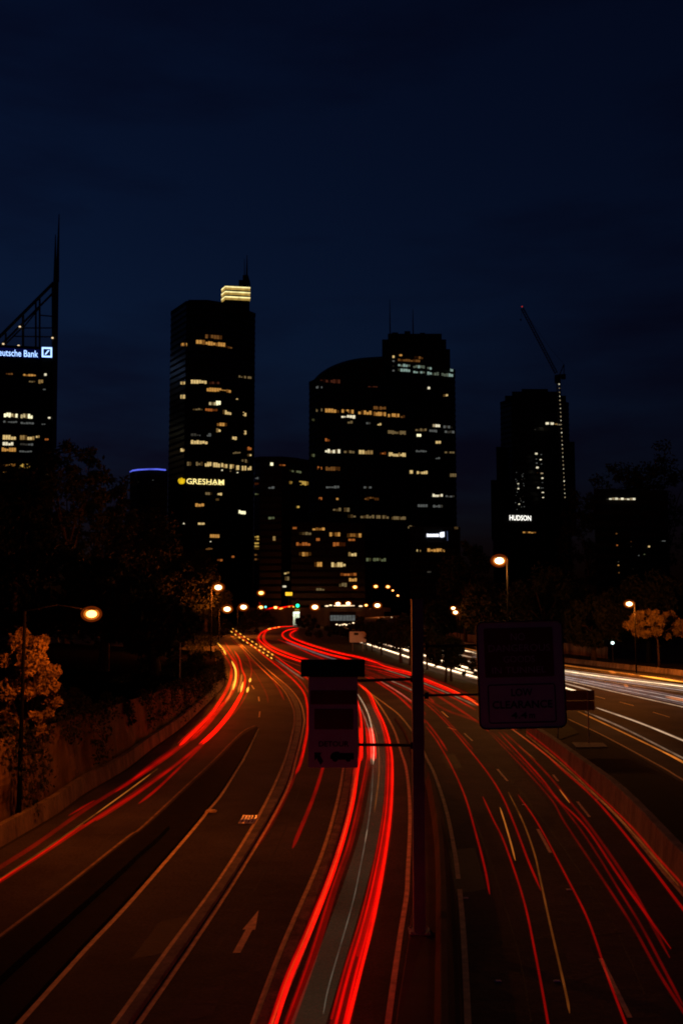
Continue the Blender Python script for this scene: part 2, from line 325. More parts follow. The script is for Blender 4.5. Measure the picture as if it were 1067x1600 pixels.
o = strip('planted_island', inset(w_l, w_r, .03), inset(w_l, w_r, .95), .1, M['soil'])
tag(o, 'dark unlit wedge-shaped island between slip road and arrow lanes', 'traffic island')
# a low barrier along the middle of the wedge
def barrier(name, pts, h, w0, w1, m, n=40, z=0.0, parent=None, world=False):
    c = pts if world else resample(GP(pts, z), n); n = len(c); v = []; f = []
    for i, p in enumerate(c):
        t = (c[min(i + 1, n - 1)] - c[max(i - 1, 0)]).normalized(); s = Vector((t.y, -t.x, 0)).normalized()
        hh = h[0] + (h[1] - h[0]) * i / (n - 1) if isinstance(h, tuple) else h
        prof = [(-w0, -.05), (-w0, .12), (-w0 * .75 - w1 * .25, hh * .35), (-w1, hh * .97), (-w1 * .8, hh), (w1 * .8, hh), (w1, hh * .97), (w0 * .75 + w1 * .25, hh * .35), (w0, .12), (w0, -.05)]
        v += [p + s * a + Vector((0, 0, b_)) for a, b_ in prof]
    k = 10
    for i in range(n - 1):
        for j in range(k - 1): f.append((i * k + j, i * k + j + 1, (i + 1) * k + j + 1, (i + 1) * k + j))
    f.append(tuple(range(k))); f.append(tuple((n - 1) * k + j for j in range(k))[::-1])
    b = MB(); b.add(v, f); return b.build(name, m, parent)
mid = inset(w_l, w_r, .46)
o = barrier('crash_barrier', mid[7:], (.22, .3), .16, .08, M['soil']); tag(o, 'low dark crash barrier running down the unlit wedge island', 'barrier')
o = barrier('island_barrier', [(672, 1226), (684, 1290), (690, 1350), (693, 1420), (694, 1500), (695, 1600), (695, 1680)], .7, .25, .1, M['oldconc'], z=.18); o.data.materials[0] = M['soot']; tag(o, 'concrete barrier on the island beside the sign post', 'barrier')
# parapet wall on the right
wl = [(862, 1181), (902, 1214), (966, 1270), (1043, 1360), (1067, 1388), (1250, 1600), (1320, 1690)]
pw = resample(GP([(828, 1150), (845, 1163)] + [(x + 5, y - 2) for x, y in wl]), 145)
par = thing('parapet_wall', 'pale concrete parapet wall along the right carriageway', 'wall', pw[72])
for i in range(0, 144, 8):
    seg = [q.copy() for q in pw[i:i + 9]]; seg[-1] = seg[-1].lerp(seg[-2], .045 / max(.05, (seg[-1] - seg[-2]).length))
    hh = 1.0 + .35 * i / 144 + rnd.uniform(-.012, .012); barrier('panel', seg, hh, .3 + rnd.uniform(-.008, .008), .2, M['concrete'], parent=par, world=True)
# far side barrier and wall of the opposite road
o = barrier('roadside_barrier', [(663, 995), (700, 1003), (738, 1010), (810, 1024), (886, 1035), (1067, 1056), (1300, 1082)], .75, .3, .15, M['oldconc'], 40); tag(o, 'low concrete barrier along the far edge of the opposite road', 'barrier')
b = MB(); q = [G(x, y) for x, y in ((660, 984), (700, 999), (740, 1006), (800, 1014), (860, 1020), (905, 1024), (950, 1030))]
for a, c in zip(q, q[1:]):
    a, c = a.copy(), c.copy(); b.hexa(a, c, c + Vector((0, 0, 2.2)), a + Vector((0, 0, 2.2)), Vector((.1, .45, 0)))
tag(b.build('retaining_wall', M['oldconc']), 'stained retaining wall behind the opposite road trails', 'wall')

# ------------------------------------------------------------------ left cutting: barrier, sandstone wall, bank
kw = GP(KERB[1:15])
def side(c, d):
    o = []
    for i, p in enumerate(c):
        t = (c[min(i + 1, len(c) - 1)] - c[max(i - 1, 0)]).normalized(); o.append(p + Vector((-t.y, t.x, 0)).normalized() * d)
    return o
kb = resample(kw, 60)
b = MB(); v = []; f = []; inn, outr = side(kb, .25), side(kb, .65)
for a, c in zip(inn, outr): v += [a - Vector((0, 0, .05)), a + Vector((0, 0, .8)) + (c - a) * .3, c + Vector((0, 0, .8)), c - Vector((0, 0, .05))]
for i in range(59):
    for j in range(3): f.append((i * 4 + j, i * 4 + j + 1, i * 4 + j + 5, i * 4 + j + 4))
b.add(v, f); tag(b.build('kerb_barrier', M['oldconc']), 'low weathered concrete barrier at the foot of the sandstone cutting', 'barrier')
kb = resample(kw, 150); rows = 16; v = []; f = []
from mathutils import noise
base = side(kb, .9); vbk = []
for i, p in enumerate(base):
    t = (base[min(i + 1, 149)] - base[max(i - 1, 0)]).normalized(); nrm = Vector((-t.y, t.x, 0)).normalized()
    Hh = 4.4 - 2.0 * min(1, i / 100)
    for j in range(rows):
        z = Hh * j / (rows - 1); q = p + nrm * (z * .12)
        k = noise.noise(Vector((q.x * .5, q.y * .5, z * .35))) * .45 + noise.noise(Vector((q.x * 1.7, q.y * 1.7, z * 1.1))) * .16
        v.append(q + nrm * k + Vector((0, 0, z - .1)))
    vbk.append((v[-1], p + nrm * 150 + Vector((0, 0, Hh + 9.0))))
K = rows
for i in range(149):
    for j in range(rows - 1): f.append((i * K + j, i * K + j + 1, (i + 1) * K + j + 1, (i + 1) * K + j))
b = MB(); b.add(v, f); cut = b.build('sandstone_cutting', M['rock'], smooth=False); tag(cut, 'rough sandstone cutting wall beside the slip road', 'rock wall')
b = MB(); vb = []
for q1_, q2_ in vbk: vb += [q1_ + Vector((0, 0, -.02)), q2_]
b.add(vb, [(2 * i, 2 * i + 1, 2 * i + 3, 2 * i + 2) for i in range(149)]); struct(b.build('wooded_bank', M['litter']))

# ivy and scrub hanging over the cutting
iv = random.Random(21); v2 = []; f2 = []
for k in range(26000):
    i = iv.randrange(8, 149); p = base[i]; Hh = 4.4 - 2.0 * min(1, i / 100); t = (base[min(i + 1, 149)] - base[max(i - 1, 0)]).normalized(); nrm = Vector((-t.y, t.x, 0)).normalized()
    u = iv.random(); z = Hh * (1.12 - u * 1.05); den = noise.noise(Vector((p.x * .35, p.y * .35, 3.3))) + noise.noise(Vector((p.x * 1.1, p.y * 1.1, z * .8))) * .6 - u * .75 + .32 + (.12 if i > 60 else -.2)
    if den < 0: continue
    q = p + t * iv.uniform(-.5, .5) + nrm * (z * .12 - .15 - iv.random() ** 2 * .75 + noise.noise(Vector((p.x * .5, p.y * .5, z * .35))) * .45) + Vector((0, 0, z))
    n = (-nrm + Vector((iv.gauss(0, .6), iv.gauss(0, .6), iv.gauss(.3, .5)))).normalized(); a = n.orthogonal().normalized(); a = Matrix.Rotation(iv.random() * 6.28, 3, n) @ a; c_ = n.cross(a); sz = iv.uniform(.07, .16); o = len(v2)
    v2 += [q - a * sz, q + c_ * sz * .55 + n * .02, q + a * sz, q - c_ * sz * .55 + n * .02]; f2.append((o, o + 1, o + 2, o + 3))
b = MB(); b.add(v2, f2); o = b.build('ivy', M['leafd']); o['kind'] = 'stuff'; o['label'] = 'dark ivy and scrub trailing over the sandstone cutting'; o['category'] = 'ivy'

# ------------------------------------------------------------------ light trails
fil = random.Random(33)
def trail(label, strands, name='taillight_trail', cat='light trail', group='light trails of passing traffic'):
    built = []
    for sp in strands:
        pts, h, rx, m = sp[:4]; offx = sp[4] if len(sp) > 4 else 0.0; rz = sp[5] if len(sp) > 5 else None
        c = catmull([(p[0], p[1]) for p in pts], 7)
        c3 = [G(q.x, q.y, h) for q in c] if not callable(h) else [h(q) for q in c]
        if offx:
            c3 = side(c3, -offx)
        R_ = [rx + p.y * .0002 for p in c3]; Z_ = [(rz if rz is not None else rx) + p.y * .0002 for p in c3]
        for i in range(min(3, len(R_) // 2)):
            k = (.25, .6, .85)[i]; R_[i] *= k; Z_[i] *= k; R_[-1 - i] *= k; Z_[-1 - i] *= k
        low = {'r4': 'r3', 'r3': 'r2', 'r2': 'r1', 'w3': 'w2', 'w2': 'w1'}.get(m)
        if low and rx >= .085 and len(c) > 8:
            built.append((c3, R_, Z_, low))
            for k in range(4):
                o_ = (-.8, -.3, .25, .75)[k] * rx + fil.uniform(-.12, .12) * rx; a_ = fil.randrange(0, max(1, len(c3) // 6)) if k % 2 else 0; e_ = len(c3) - (fil.randrange(0, max(1, len(c3) // 5)) if k % 2 == 0 else 0)
                q3 = side(c3, o_)[a_:e_]; dz = fil.uniform(.02, .12); q3 = [p + Vector((0, 0, dz)) for p in q3]; fr_ = fil.uniform(.1, .26)
                built.append((q3, [x * fr_ for x in R_[a_:e_]], [x * fr_ for x in R_[a_:e_]], m))
        else: built.append((c3, R_, Z_, m))
    if len(built) == 1:
        c3, R_, Z_, m = built[0]; b = MB(); b.tube(c3, R_, Z_, 8); o = b.build(name, E[m], None, True); tag(o, label, cat, group); return o
    mid_ = built[0][0][len(built[0][0]) // 2]
    t = thing(name, label, cat, (mid_.x, mid_.y, 0), group)
    for c3, R_, Z_, m in built:
        b = MB(); b.tube(c3, R_, Z_, 8); b.build('strand', E[m], t, True)
    return t
H = .78
LOOP_L = [(459, 978.5), (431, 980.6), (411, 987), (403, 997), (411, 1007), (431, 1020), (469, 1034), (520, 1049)]
LOOP_LI = [(440, 980), (421, 984), (414, 991), (414, 1001), (427, 1011.5), (452, 1022), (473, 1029), (530, 1044)]
LOOP_R = [(467, 981.6), (450, 985), (442, 991), (448, 999), (473, 1009.5), (512, 1022), (545, 1030), (571, 1039)]
LOOP_RI = [(463, 984), (454, 989), (453, 994), (460, 999), (483, 1008), (524, 1020), (561, 1028), (590, 1037)]
T2P = LOOP_L + [(562, 1071), (576, 1085), (586, 1108), (598, 1134), (606, 1166), (608, 1200), (605, 1267), (593, 1345), (573, 1436), (549, 1520), (529, 1600), (512, 1670)]
T2E = [(562, 1070), (578, 1084), (589, 1108), (601, 1134), (610, 1166), (613.5, 1200), (611, 1267), (601, 1345), (584, 1436), (563, 1520), (543, 1600), (526, 1670)]
T1P = [(558, 1095), (563, 1120), (565, 1150), (563, 1180), (559, 1200), (548, 1267), (521, 1359), (483, 1456), (451, 1531), (428, 1600), (402, 1680)]
T1D = [(566, 1110), (573, 1140), (575, 1170), (573, 1200), (549, 1311), (522, 1389), (488, 1497), (451, 1600), (424, 1675)]
trail('wide red tail-light band on the outer side of the middle lane', [(T2P[7:], H, .2, 'r2', 0, .05), (T2E, H + .05, .035, 'r4'), (T2P[8:], H + .07, .03, 'r3', -.13), (T2P[8:], H + .07, .025, 'r3', .05), (T2P[9:], H + .06, .03, 'r1', -.24)])
trail('red tail-light band hugging the kerb of the middle lane', [(T1P, H, .085, 'r3', 0, .04), (T1P, H + .05, .03, 'r4', -.05), (T1D, H, .12, 'r1', 0, .04), (T1D, H + .05, .02, 'r2', .06), (T1P[4:], H + .09, .022, 'o1', .04)])
trail('short blocky brake-light flare in the middle lane behind the sign arm', [([(579, 1138), (583, 1164), (584, 1189)], H + .1, .18, 'r4', 0, .05), ([(573, 1138), (576, 1164), (577, 1189)], H + .12, .12, 'r3', 0, .05), ([(562, 1137), (564, 1164), (565, 1189)], H + .12, .09, 'r4', 0, .04)], 'brakelight_flare')
trail('thin pale reflection trail and added headlit-road glow down the centre of the middle lane', [([(559, 1085), (570, 1104), (577, 1122), (582, 1146), (584, 1170), (583, 1195)], .3, .035, 'w2'), ([(560, 1100), (570, 1122), (578, 1146), (580, 1170), (580, 1195)], .3, .03, 'w1'), ([(583, 1200), (580, 1250), (573, 1301), (562, 1360), (549, 1419), (515, 1537), (505, 1585)], .3, .012, 'g1'), ([(574, 1296), (570, 1318)], .34, .012, 'w1'), ([(575, 1100), (588, 1130), (592, 1165), (591, 1210), (580, 1290), (560, 1365), (533, 1450), (506, 1530), (482, 1600), (458, 1670)], .25, .42, 'g0', 0, .12), ([(566, 1100), (580, 1126), (590, 1160), (592, 1210), (585, 1270)], .3, .03, 'o1')], 'headlight_trail')
trail('red trail looping out of the tunnel mouth on the nearer curve', [(LOOP_L, H, .12, 'r3'), (LOOP_L, H + .15, .05, 'r4', -.3), (LOOP_LI, H, .14, 'r3'), (LOOP_LI, H + .1, .05, 'r4', .4), ([(403, 994), (405, 1003), (420, 1014), (450, 1027), (480, 1037)], H, .1, 'r2', .4)])
trail('amber indicator beads on the loop outside the tunnel mouth', [([(418, 983.5), (424, 982)], H + .4, .12, 'o3'), ([(427, 981.4), (431, 980.6)], H + .4, .12, 'o3'), ([(434, 980.2), (437, 979.8)], H + .4, .1, 'o3')], 'indicator_trail')
trail('red trail looping out of the tunnel mouth on the inner curve', [(LOOP_R, H, .14, 'r3'), (LOOP_R, H + .15, .06, 'r4', .3), (LOOP_RI, H, .14, 'r3'), (LOOP_RI, H + .15, .06, 'r4', -.3), (LOOP_RI, H + .3, .12, 'r2', -.9)])
trail('dim red and mauve trail below the inner tunnel loop', [([(433, 999), (462, 1011), (493, 1026), (530, 1038), (571, 1048)], H, .12, 'r2'), ([(446, 1003), (475, 1014), (515, 1028), (560, 1040)], H, .09, 'b1'), ([(455, 1010), (490, 1023), (530, 1036), (575, 1050), (620, 1068)], H, .08, 'r1')])
# flashing indicator beads on the arrow-lane approach
for off, lab in (((0, 0), 'upper row of flashing amber beads on the approach to the arrow lanes'), ((-1.5, 5.5), 'lower row of flashing amber beads on the approach to the arrow lanes')):
    path = resample([Vector((x + off[0], y + off[1], 0)) for x, y in ((362, 981), (380, 994), (400, 1006.5), (418, 1018), (430, 1026))], 23)
    trail(lab, [([(path[i].x, path[i].y), (path[i + 1].x, path[i + 1].y)], H + .3, .075, 'o3') for i in range(0, 22, 2)], 'indicator_trail')
trail('red trail sweeping round the kerb divider left of the detour board', [([(364, 985), (385, 1002), (409, 1022), (442, 1049), (462, 1067), (475, 1084), (480, 1104), (481, 1125), (479, 1150), (470, 1190), (462, 1210)], H, .09, 'r3'), ([(427, 1024), (452, 1042), (469, 1053), (484, 1064)], H, .1, 'r3'), ([(420, 1029), (446, 1044), (469, 1064), (482, 1083)], H, .07, 'r2'),
    ([(430, 1030), (452, 1046), (475, 1062)], .5, .06, 'w1'), ([(462, 1210), (441, 1254), (420, 1292), (400, 1325)], H, .08, 'r1')])
trail('lone short red streak below the detour board', [([(507, 1190), (500, 1215), (488, 1251), (472, 1290), (457, 1326)], H, .075, 'r2', 0, .05)])
trail('short dim red streak ending beside the gore of the slip road', [([(377, 1031), (396, 1049), (409, 1070), (417, 1087), (419, 1099)], H, .05, 'r1')])
trail('longer dim red streak ending against the curving kerb lines', [([(380, 1019), (392, 1031), (419, 1055), (434, 1074), (444, 1094)], H, .06, 'r2')])
# slip road
SA = [(340, 1012), (355, 1031), (362, 1046), (360, 1064), (351, 1085), (331, 1115), (306, 1141), (281, 1165)]
SC_ = [(366, 1017), (374, 1031), (378, 1047), (383, 1061), (379, 1081), (362, 1111), (338, 1141), (314, 1163)]
trail('brightest red trail along the wall side of the slip road', [(SA[:4], H, .14, 'r2'), (SA[2:], H, .17, 'r3'), (SA[4:], H + .12, .08, 'r4'), ([(348, 1010), (361, 1027), (370, 1042), (371, 1061), (362, 1083), (344, 1107), (322, 1134), (299, 1157)], H, .17, 'r3'), ([(351, 1003), (363, 1022), (373, 1040)], H, .1, 'r2')])
trail('faint red trail fading along the wall side of the slip road', [([(290, 1158), (237, 1194), (200, 1223), (131, 1267), (56, 1320), (0, 1356), (-60, 1396)], H, .07, 'r1'), ([(306, 1150), (262, 1183), (225, 1208), (180, 1238)], H, .07, 'r2'), ([(310, 1140), (281, 1166), (240, 1195), (205, 1220)], H, .06, 'r2')])
trail('bright red trail on the middle of the slip road', [(SC_[:5], H, .12, 'r3'), (SC_[3:], H, .15, 'r3'), (SC_[4:], H + .1, .07, 'r4', -.1), (SC_[4:], H + .1, .05, 'r4', .12)])
trail('broad dim red trail running out of frame on the slip road', [([(325, 1154), (281, 1190), (237, 1221), (200, 1247), (131, 1291)], H, .13, 'r1', 0, .05), ([(322, 1157), (281, 1191), (237, 1224), (200, 1250), (150, 1283)], H, .06, 'r2'), ([(200, 1247), (131, 1292), (66, 1335), (0, 1378), (-70, 1424)], H, .045, 'r2'), ([(131, 1288), (66, 1333), (0, 1376), (-70, 1422)], H + .06, .02, 'r3')])
trail('thin red trail along the island side of the slip road', [([(362, 1000), (381, 1017), (390, 1034), (393, 1049), (390, 1064), (385, 1085), (370, 1109), (344, 1137), (312, 1169), (250, 1229), (217, 1256)], H, .055, 'r2')])
trail('thin amber trail threading the slip road', [([(247, 1201), (200, 1236), (150, 1272), (94, 1311), (0, 1374), (-70, 1420)], .9, .016, 'o1'), ([(235, 1210), (200, 1236), (150, 1272)], .92, .014, 'o2'), ([(340, 1005), (348, 1014), (353, 1023)], .9, .09, 'o3'), ([(362, 1033), (368, 1047), (368, 1062), (364, 1078)], .9, .09, 'o3'), ([(378, 1054), (376, 1068), (372, 1082)], .9, .11, 'o2'), ([(380, 1066), (376, 1082)], .9, .08, 'o3'), ([(365, 1064), (360, 1084), (352, 1098)], .9, .08, 'o2')], 'indicator_trail')
trail('pair of amber indicator flashes on the slip road bend', [([(391.5, 1060), (390, 1066)], 1.0, .1, 'o3'), ([(388, 1074), (386, 1082)], 1.0, .1, 'o3')], 'indicator_trail')
trail('tiny red dash close to the cutting wall', [([(107, 1275), (148, 1251)], H, .03, 'r2')])
# right carriageway
trail('thick red bundle of the outermost lanes before the large sign', [([(571, 1039), (607, 1047), (642, 1056), (665, 1066), (704, 1082), (743, 1100), (805, 1143)], H, .1, 'r3', 0, .06), ([(590, 1037), (607, 1043), (642, 1052), (665, 1062), (704, 1078), (743, 1096)], H + .1, .07, 'r4'), ([(571, 1044), (607, 1052), (642, 1063), (665, 1073), (710, 1092), (743, 1110)], H, .1, 'r2', 0, .06), ([(600, 1046), (640, 1059), (670, 1071), (715, 1090), (743, 1103)], .4, .04, 'w1'),
    ([(571, 1032), (607, 1040), (644, 1051), (667, 1058), (725, 1082), (760, 1100)], H, .09, 'r1'), ([(571, 1035), (607, 1043), (644, 1055), (667, 1062), (725, 1087)], H, .07, 'r2')])
trail('dark red bundle of the central lanes before the large sign', [([(565, 1050), (588, 1058), (620, 1071), (665, 1092), (700, 1111), (744, 1127), (764, 1144)], H, .09, 'r1', 0, .06), ([(590, 1050), (640, 1066), (665, 1077), (691, 1092), (744, 1126)], H, .08, 'r2'), ([(600, 1060), (630, 1072), (665, 1090)], .4, .05, 'w1'), ([(600, 1056), (640, 1074), (680, 1096)], H, .08, 'r1')])
trail('red bundle between the detour board and the sign post', [([(570, 1058), (588, 1066), (620, 1087), (646, 1111), (665, 1130)], H, .12, 'r2', 0, .06), ([(575, 1057), (600, 1070), (630, 1088), (665, 1118)], H, .1, 'r2', 0, .06), ([(590, 1062), (615, 1077), (646, 1098)], .5, .03, 'w1')])
trail('single red trail curving down just right of the sign post', [([(665, 1135), (682, 1157), (706, 1199), (727, 1247), (745, 1309), (758, 1360), (765, 1398)], H, .03, 'r2'), ([(665, 1126), (684, 1151), (699, 1174)], H, .04, 'r2')])
trail('second red trail right of the sign post ending mid lane', [([(640, 1080), (667, 1101), (702, 1135), (755, 1199), (782, 1240), (803, 1287), (825, 1345), (845, 1392)], H, .03, 'r2'), ([(665, 1096), (680, 1107), (710, 1139), (739, 1171)], H, .045, 'r1'), ([(672, 1092), (678, 1098)], H, .05, 'r2')])
trail('red trail starting mid lane and leaving at the bottom edge', [([(754, 1245), (770, 1280), (789, 1320), (818, 1407), (836, 1490), (856, 1600), (866, 1680)], H, .025, 'r2')])
trail('red trail grazing the long near lane dash', [([(809, 1242), (840, 1287), (883, 1367), (919, 1439), (948, 1523), (977, 1600), (1005, 1680)], H, .025, 'r2')])
trail('faint speckled amber trail in the near right lane', [([(794, 1238), (818, 1287), (835, 1335), (843, 1370), (858, 1439), (883, 1548), (890, 1584)], .9, .025, 'o1'), ([(781, 1262), (789, 1287), (798, 1318), (805, 1345)], .9, .022, 'o2')], 'indicator_trail')
trail('leftmost strand of the red bundle emerging below the large sign', [([(764, 1144), (822, 1205), (863, 1252), (883, 1287), (941, 1374), (988, 1447), (1028, 1519), (1067, 1581), (1110, 1650)], H, .032, 'r1'), ([(768, 1144), (829, 1204), (905, 1294), (970, 1396), (1003, 1450), (1040, 1520), (1067, 1572)], H, .03, 'r1')])
trail('twin red strands in the middle of the bundle below the large sign', [([(779, 1144), (842, 1212), (872, 1250), (916, 1294), (970, 1374), (1048, 1483)], H, .035, 'r2'), ([(786, 1144), (811, 1166), (854, 1209), (891, 1254), (927, 1299), (985, 1385), (1046, 1497)], H, .045, 'r1'), ([(874, 1234), (890, 1255)], H + .1, .02, 'o2'), ([(811, 1166), (836, 1187)], H, .02, 'o1')])
trail('red trail on the inner side of the right edge line', [([(805, 1143), (850, 1177), (876, 1201), (934, 1254), (1006, 1341), (1067, 1421), (1130, 1500)], H, .04, 'r2')])
trail('red trail skimming the parapet wall', [([(822, 1143), (856, 1170), (890, 1200), (981, 1287), (1028, 1341), (1067, 1384), (1140, 1470)], H, .035, 'r2'), ([(815, 1143), (890, 1205), (975, 1287), (1060, 1384)], .35, .03, 'o1')])
# opposite road
trail('amber trail along the far barrier of the opposite road', [([(700, 1008), (790, 1026), (884, 1040), (951, 1049), (1067, 1065), (1200, 1083)], .9, .06, 'o2'), ([(740, 1020), (884, 1044), (970, 1054), (1067, 1064), (1200, 1080)], .9, .04, 'o1'), ([(951, 1049), (962, 1052)], .9, .16, 'o2'), ([(1000, 1056), (1067, 1066)], .9, .07, 'o3')], 'indicator_trail')
WB = []
for i, (ya, yb, yc, mm) in enumerate(((1047, 1057, 1071, 'w2'), (1049, 1060, 1073, 'w3'), (1051, 1062, 1076, 'w2'), (1053, 1064, 1079, 'b2'), (1055, 1067, 1082, 'w1'))):
    WB.append(([(738, ya - 30 + i), (810, ya - 13), (884, ya), (961, yb), (1067, yc), (1200, yc + 19)], .75, .03, mm))
trail('bright white headlight bundle on the opposite road', WB, 'headlight_trail')
BB = []
for i, (ya, yb, yc, mm) in enumerate(((1057, 1069, 1089, 'b1'), (1058, 1071, 1092, 'b2'), (1060, 1073, 1095, 'b1'), (1061, 1075, 1098, 'b2'), (1062, 1077, 1101, 'b1'), (1064, 1080, 1105, 'w2'))):
    BB.append(([(745, ya - 22 + i), (810, ya - 13), (884, ya), (955, yb), (1067, yc), (1200, yc + 30)], .7, .022, mm))
BB.append(([(1040, 1089), (1067, 1094), (1130, 1104)], .8, .12, 'o2')); BB.append(([(975, 1071), (981, 1073)], .9, .14, 'o2'))
trail('bluish headlight bundle on the opposite road', BB, 'headlight_trail')
trail('pair of short white streaks above the brown board', [([(870, 1064), (886, 1069), (927, 1080)], .7, .05, 'w2'), ([(870, 1070), (886, 1076), (906, 1081.5)], .7, .05, 'w3')], 'headlight_trail')
trail('broad pale trail right of the brown board', [([(932, 1106), (998, 1129), (1067, 1157), (1200, 1213)], .7, .07, 'w1', 0, .05), ([(932, 1106), (998, 1129), (1067, 1157), (1200, 1213)], .78, .03, 'w2', .06)], 'headlight_trail')
trail('thin pale trail in the near lane of the opposite road', [([(914, 1112), (980, 1141), (1067, 1185), (1200, 1252)], .7, .04, 'w1')], 'headlight_trail')
trail('thin amber trail in the near lane of the opposite road', [([(903, 1112), (961, 1139), (1040, 1177), (1067, 1192), (1200, 1263)], .9, .028, 'o2'), ([(1035, 1175), (1067, 1190)], .9, .05, 'o2')], 'indicator_trail')
trail('glittering white trail behind the verge trees', [([(560, 1003), (577, 1008), (624, 1023), (665, 1037), (710, 1050), (760, 1064)], .7, .16, 'w3'), ([(590, 1004), (624, 1014), (650, 1022)], .8, .16, 'w2'), ([(600, 1000), (640, 1012), (690, 1024), (740, 1036)], .8, .12, 'w2'), ([(655, 1000), (672, 1005), (706, 1013), (740, 1020)], .8, .14, 'w3'), ([(610, 1010), (645, 1019), (690, 1033), (750, 1050)], .8, .16, 'w3'), ([(645, 1004), (690, 1017), (740, 1028)], .8, .08, 'w2'), ([(705, 1043), (725, 1049), (740, 1053)], .8, .1, 'w3')], 'headlight_trail')
def ramp_pt(Y0, Y1, y0, y1): return lambda q: P(q.x, q.y, Y0 + (Y1 - Y0) * (q.y - y0) / (y1 - y0))
trail('white trail descending the approach ramp by the far lamps', [([(611, 964), (617, 973), (626, 984)], ramp_pt(385, 330, 964, 984), .18, 'w3'), ([(631, 988), (636, 992)], ramp_pt(320, 310, 988, 992), .18, 'w3'), ([(639, 994), (645, 998)], ramp_pt(300, 290, 994, 998), .14, 'w2')], 'headlight_trail')
trail('beaded amber trail descending the approach ramp', [([(591, 965), (596, 976)], ramp_pt(385, 350, 965, 976), .22, 'w2'), ([(599, 965), (604, 974), (610, 983)], ramp_pt(385, 340, 965, 983), .18, 'w2'), ([(628, 995), (632, 999)], ramp_pt(300, 290, 995, 999), .2, 'w2')], 'headlight_trail')

# ------------------------------------------------------------------ lettering helper (flat print from the built-in font)
def glyphs(text, bold=0.0):
    cu = bpy.data.curves.new('lettering', 'FONT'); cu.body = text; cu.offset = bold; cu.resolution_u = 3
    o = bpy.data.objects.new('lettering', cu); C.objects.link(o); bpy.context.view_layer.update()
    me = bpy.data.meshes.new_from_object(o.evaluated_get(bpy.context.evaluated_depsgraph_get()))
    v = [q.co.copy() for q in me.vertices]; f = [tuple(p.vertices) for p in me.polygons]
    bpy.data.objects.remove(o); bpy.data.curves.remove(cu); bpy.data.meshes.remove(me)
    x0, x1 = min(q.x for q in v), max(q.x for q in v); y0, y1 = min(q.y for q in v), max(q.y for q in v)
    return [((q.x - x0) / (x1 - x0), (q.y - y0) / (y1 - y0)) for q in v], f
def print_on(name, text, fn, m, parent, bold=0.0):
    uv, f = glyphs(text, bold); b = MB(); b.add([fn(u, v) for u, v in uv], f); return b.build(name, m, parent)

# ------------------------------------------------------------------ sign post and its two boards
SY = 30.9
pb = P(655, 1440, SY); pt = P(655, 938, SY)
post = thing('sign_post', 'tall square steel post with side arms standing on the traffic island', 'post', (pb.x, SY, .18))
b = MB(); hw = .175; b.box((pb.x - hw, SY - hw, .18), (pb.x + hw, SY + hw, pt.z)); b.build('column', M['post'], post)
b = MB(); b.box((pb.x - .32, SY - .32, .18), (pb.x + .32, SY + .32, .22))
for sx in (-1, 1):
    for sy in (-1, 1): b.lathe((pb.x + sx * .25, SY + sy * .25, .22), [(.03, 0), (.03, .05)], 6)
b.build('base_plate', M['post'], post)
b = MB(); b.box((pb.x - .19, SY - .19, pt.z), (pb.x + .19, SY + .19, pt.z + .03)); b.build('post_cap', M['post'], post)
for px, py, py2 in ((556, 1064, 1061), (556, 1164, 1165)):
    a, c = P(px, py, SY), P(655, py2, SY); b = MB(); b.tube([a, c], .06, .06, 4); b.tube([c + Vector((-.28, 0, 0)), c + Vector((-.16, 0, 0))], .14, .14, 4); b.build('arm', M['dsteel'], post)
for py, py2 in ((1087, 1085), (1010, 1008)):
    a, c = P(655, py, SY), P(760, py2, SY); b = MB(); b.tube([a, c], .05, .05, 4); b.tube([a + Vector((.16, 0, 0)), a + Vector((.28, 0, 0))], .14, .14, 4); b.build('arm', M['dsteel'], post)
def rrect(x0, x1, z0, z1, r, n=5):
    o = []
    for cx, cz, a0 in ((x1 - r, z1 - r, 0), (x0 + r, z1 - r, 90), (x0 + r, z0 + r, 180), (x1 - r, z0 + r, 270)):
        for k in range(n + 1): a = R(a0 + 90 * k / n); o.append((cx + r * math.cos(a), cz + r * math.sin(a)))
    return o
def plate(b, outl, y0, y1, rot=0, piv=(0, 0), m=0):
    ca, sa = math.cos(rot), math.sin(rot)
    q = [((x - piv[0]) * ca - (z - piv[1]) * sa + piv[0], (x - piv[0]) * sa + (z - piv[1]) * ca + piv[1]) for x, z in outl]
    n = len(q); v = [(x, y0, z) for x, z in q] + [(x, y1, z) for x, z in q]
    return b.add(v, [tuple(range(n))[::-1], tuple(range(n, 2 * n))] + [((i + 1) % n, i, i + n, (i + 1) % n + n) for i in range(n)], m)
SF = SY - .14                                     # front plane of the boards
def pxr(x0, y0, x1, y1): a, c = P(x0, y0, SF), P(x1, y1, SF); return a.x, c.x, c.z, a.z
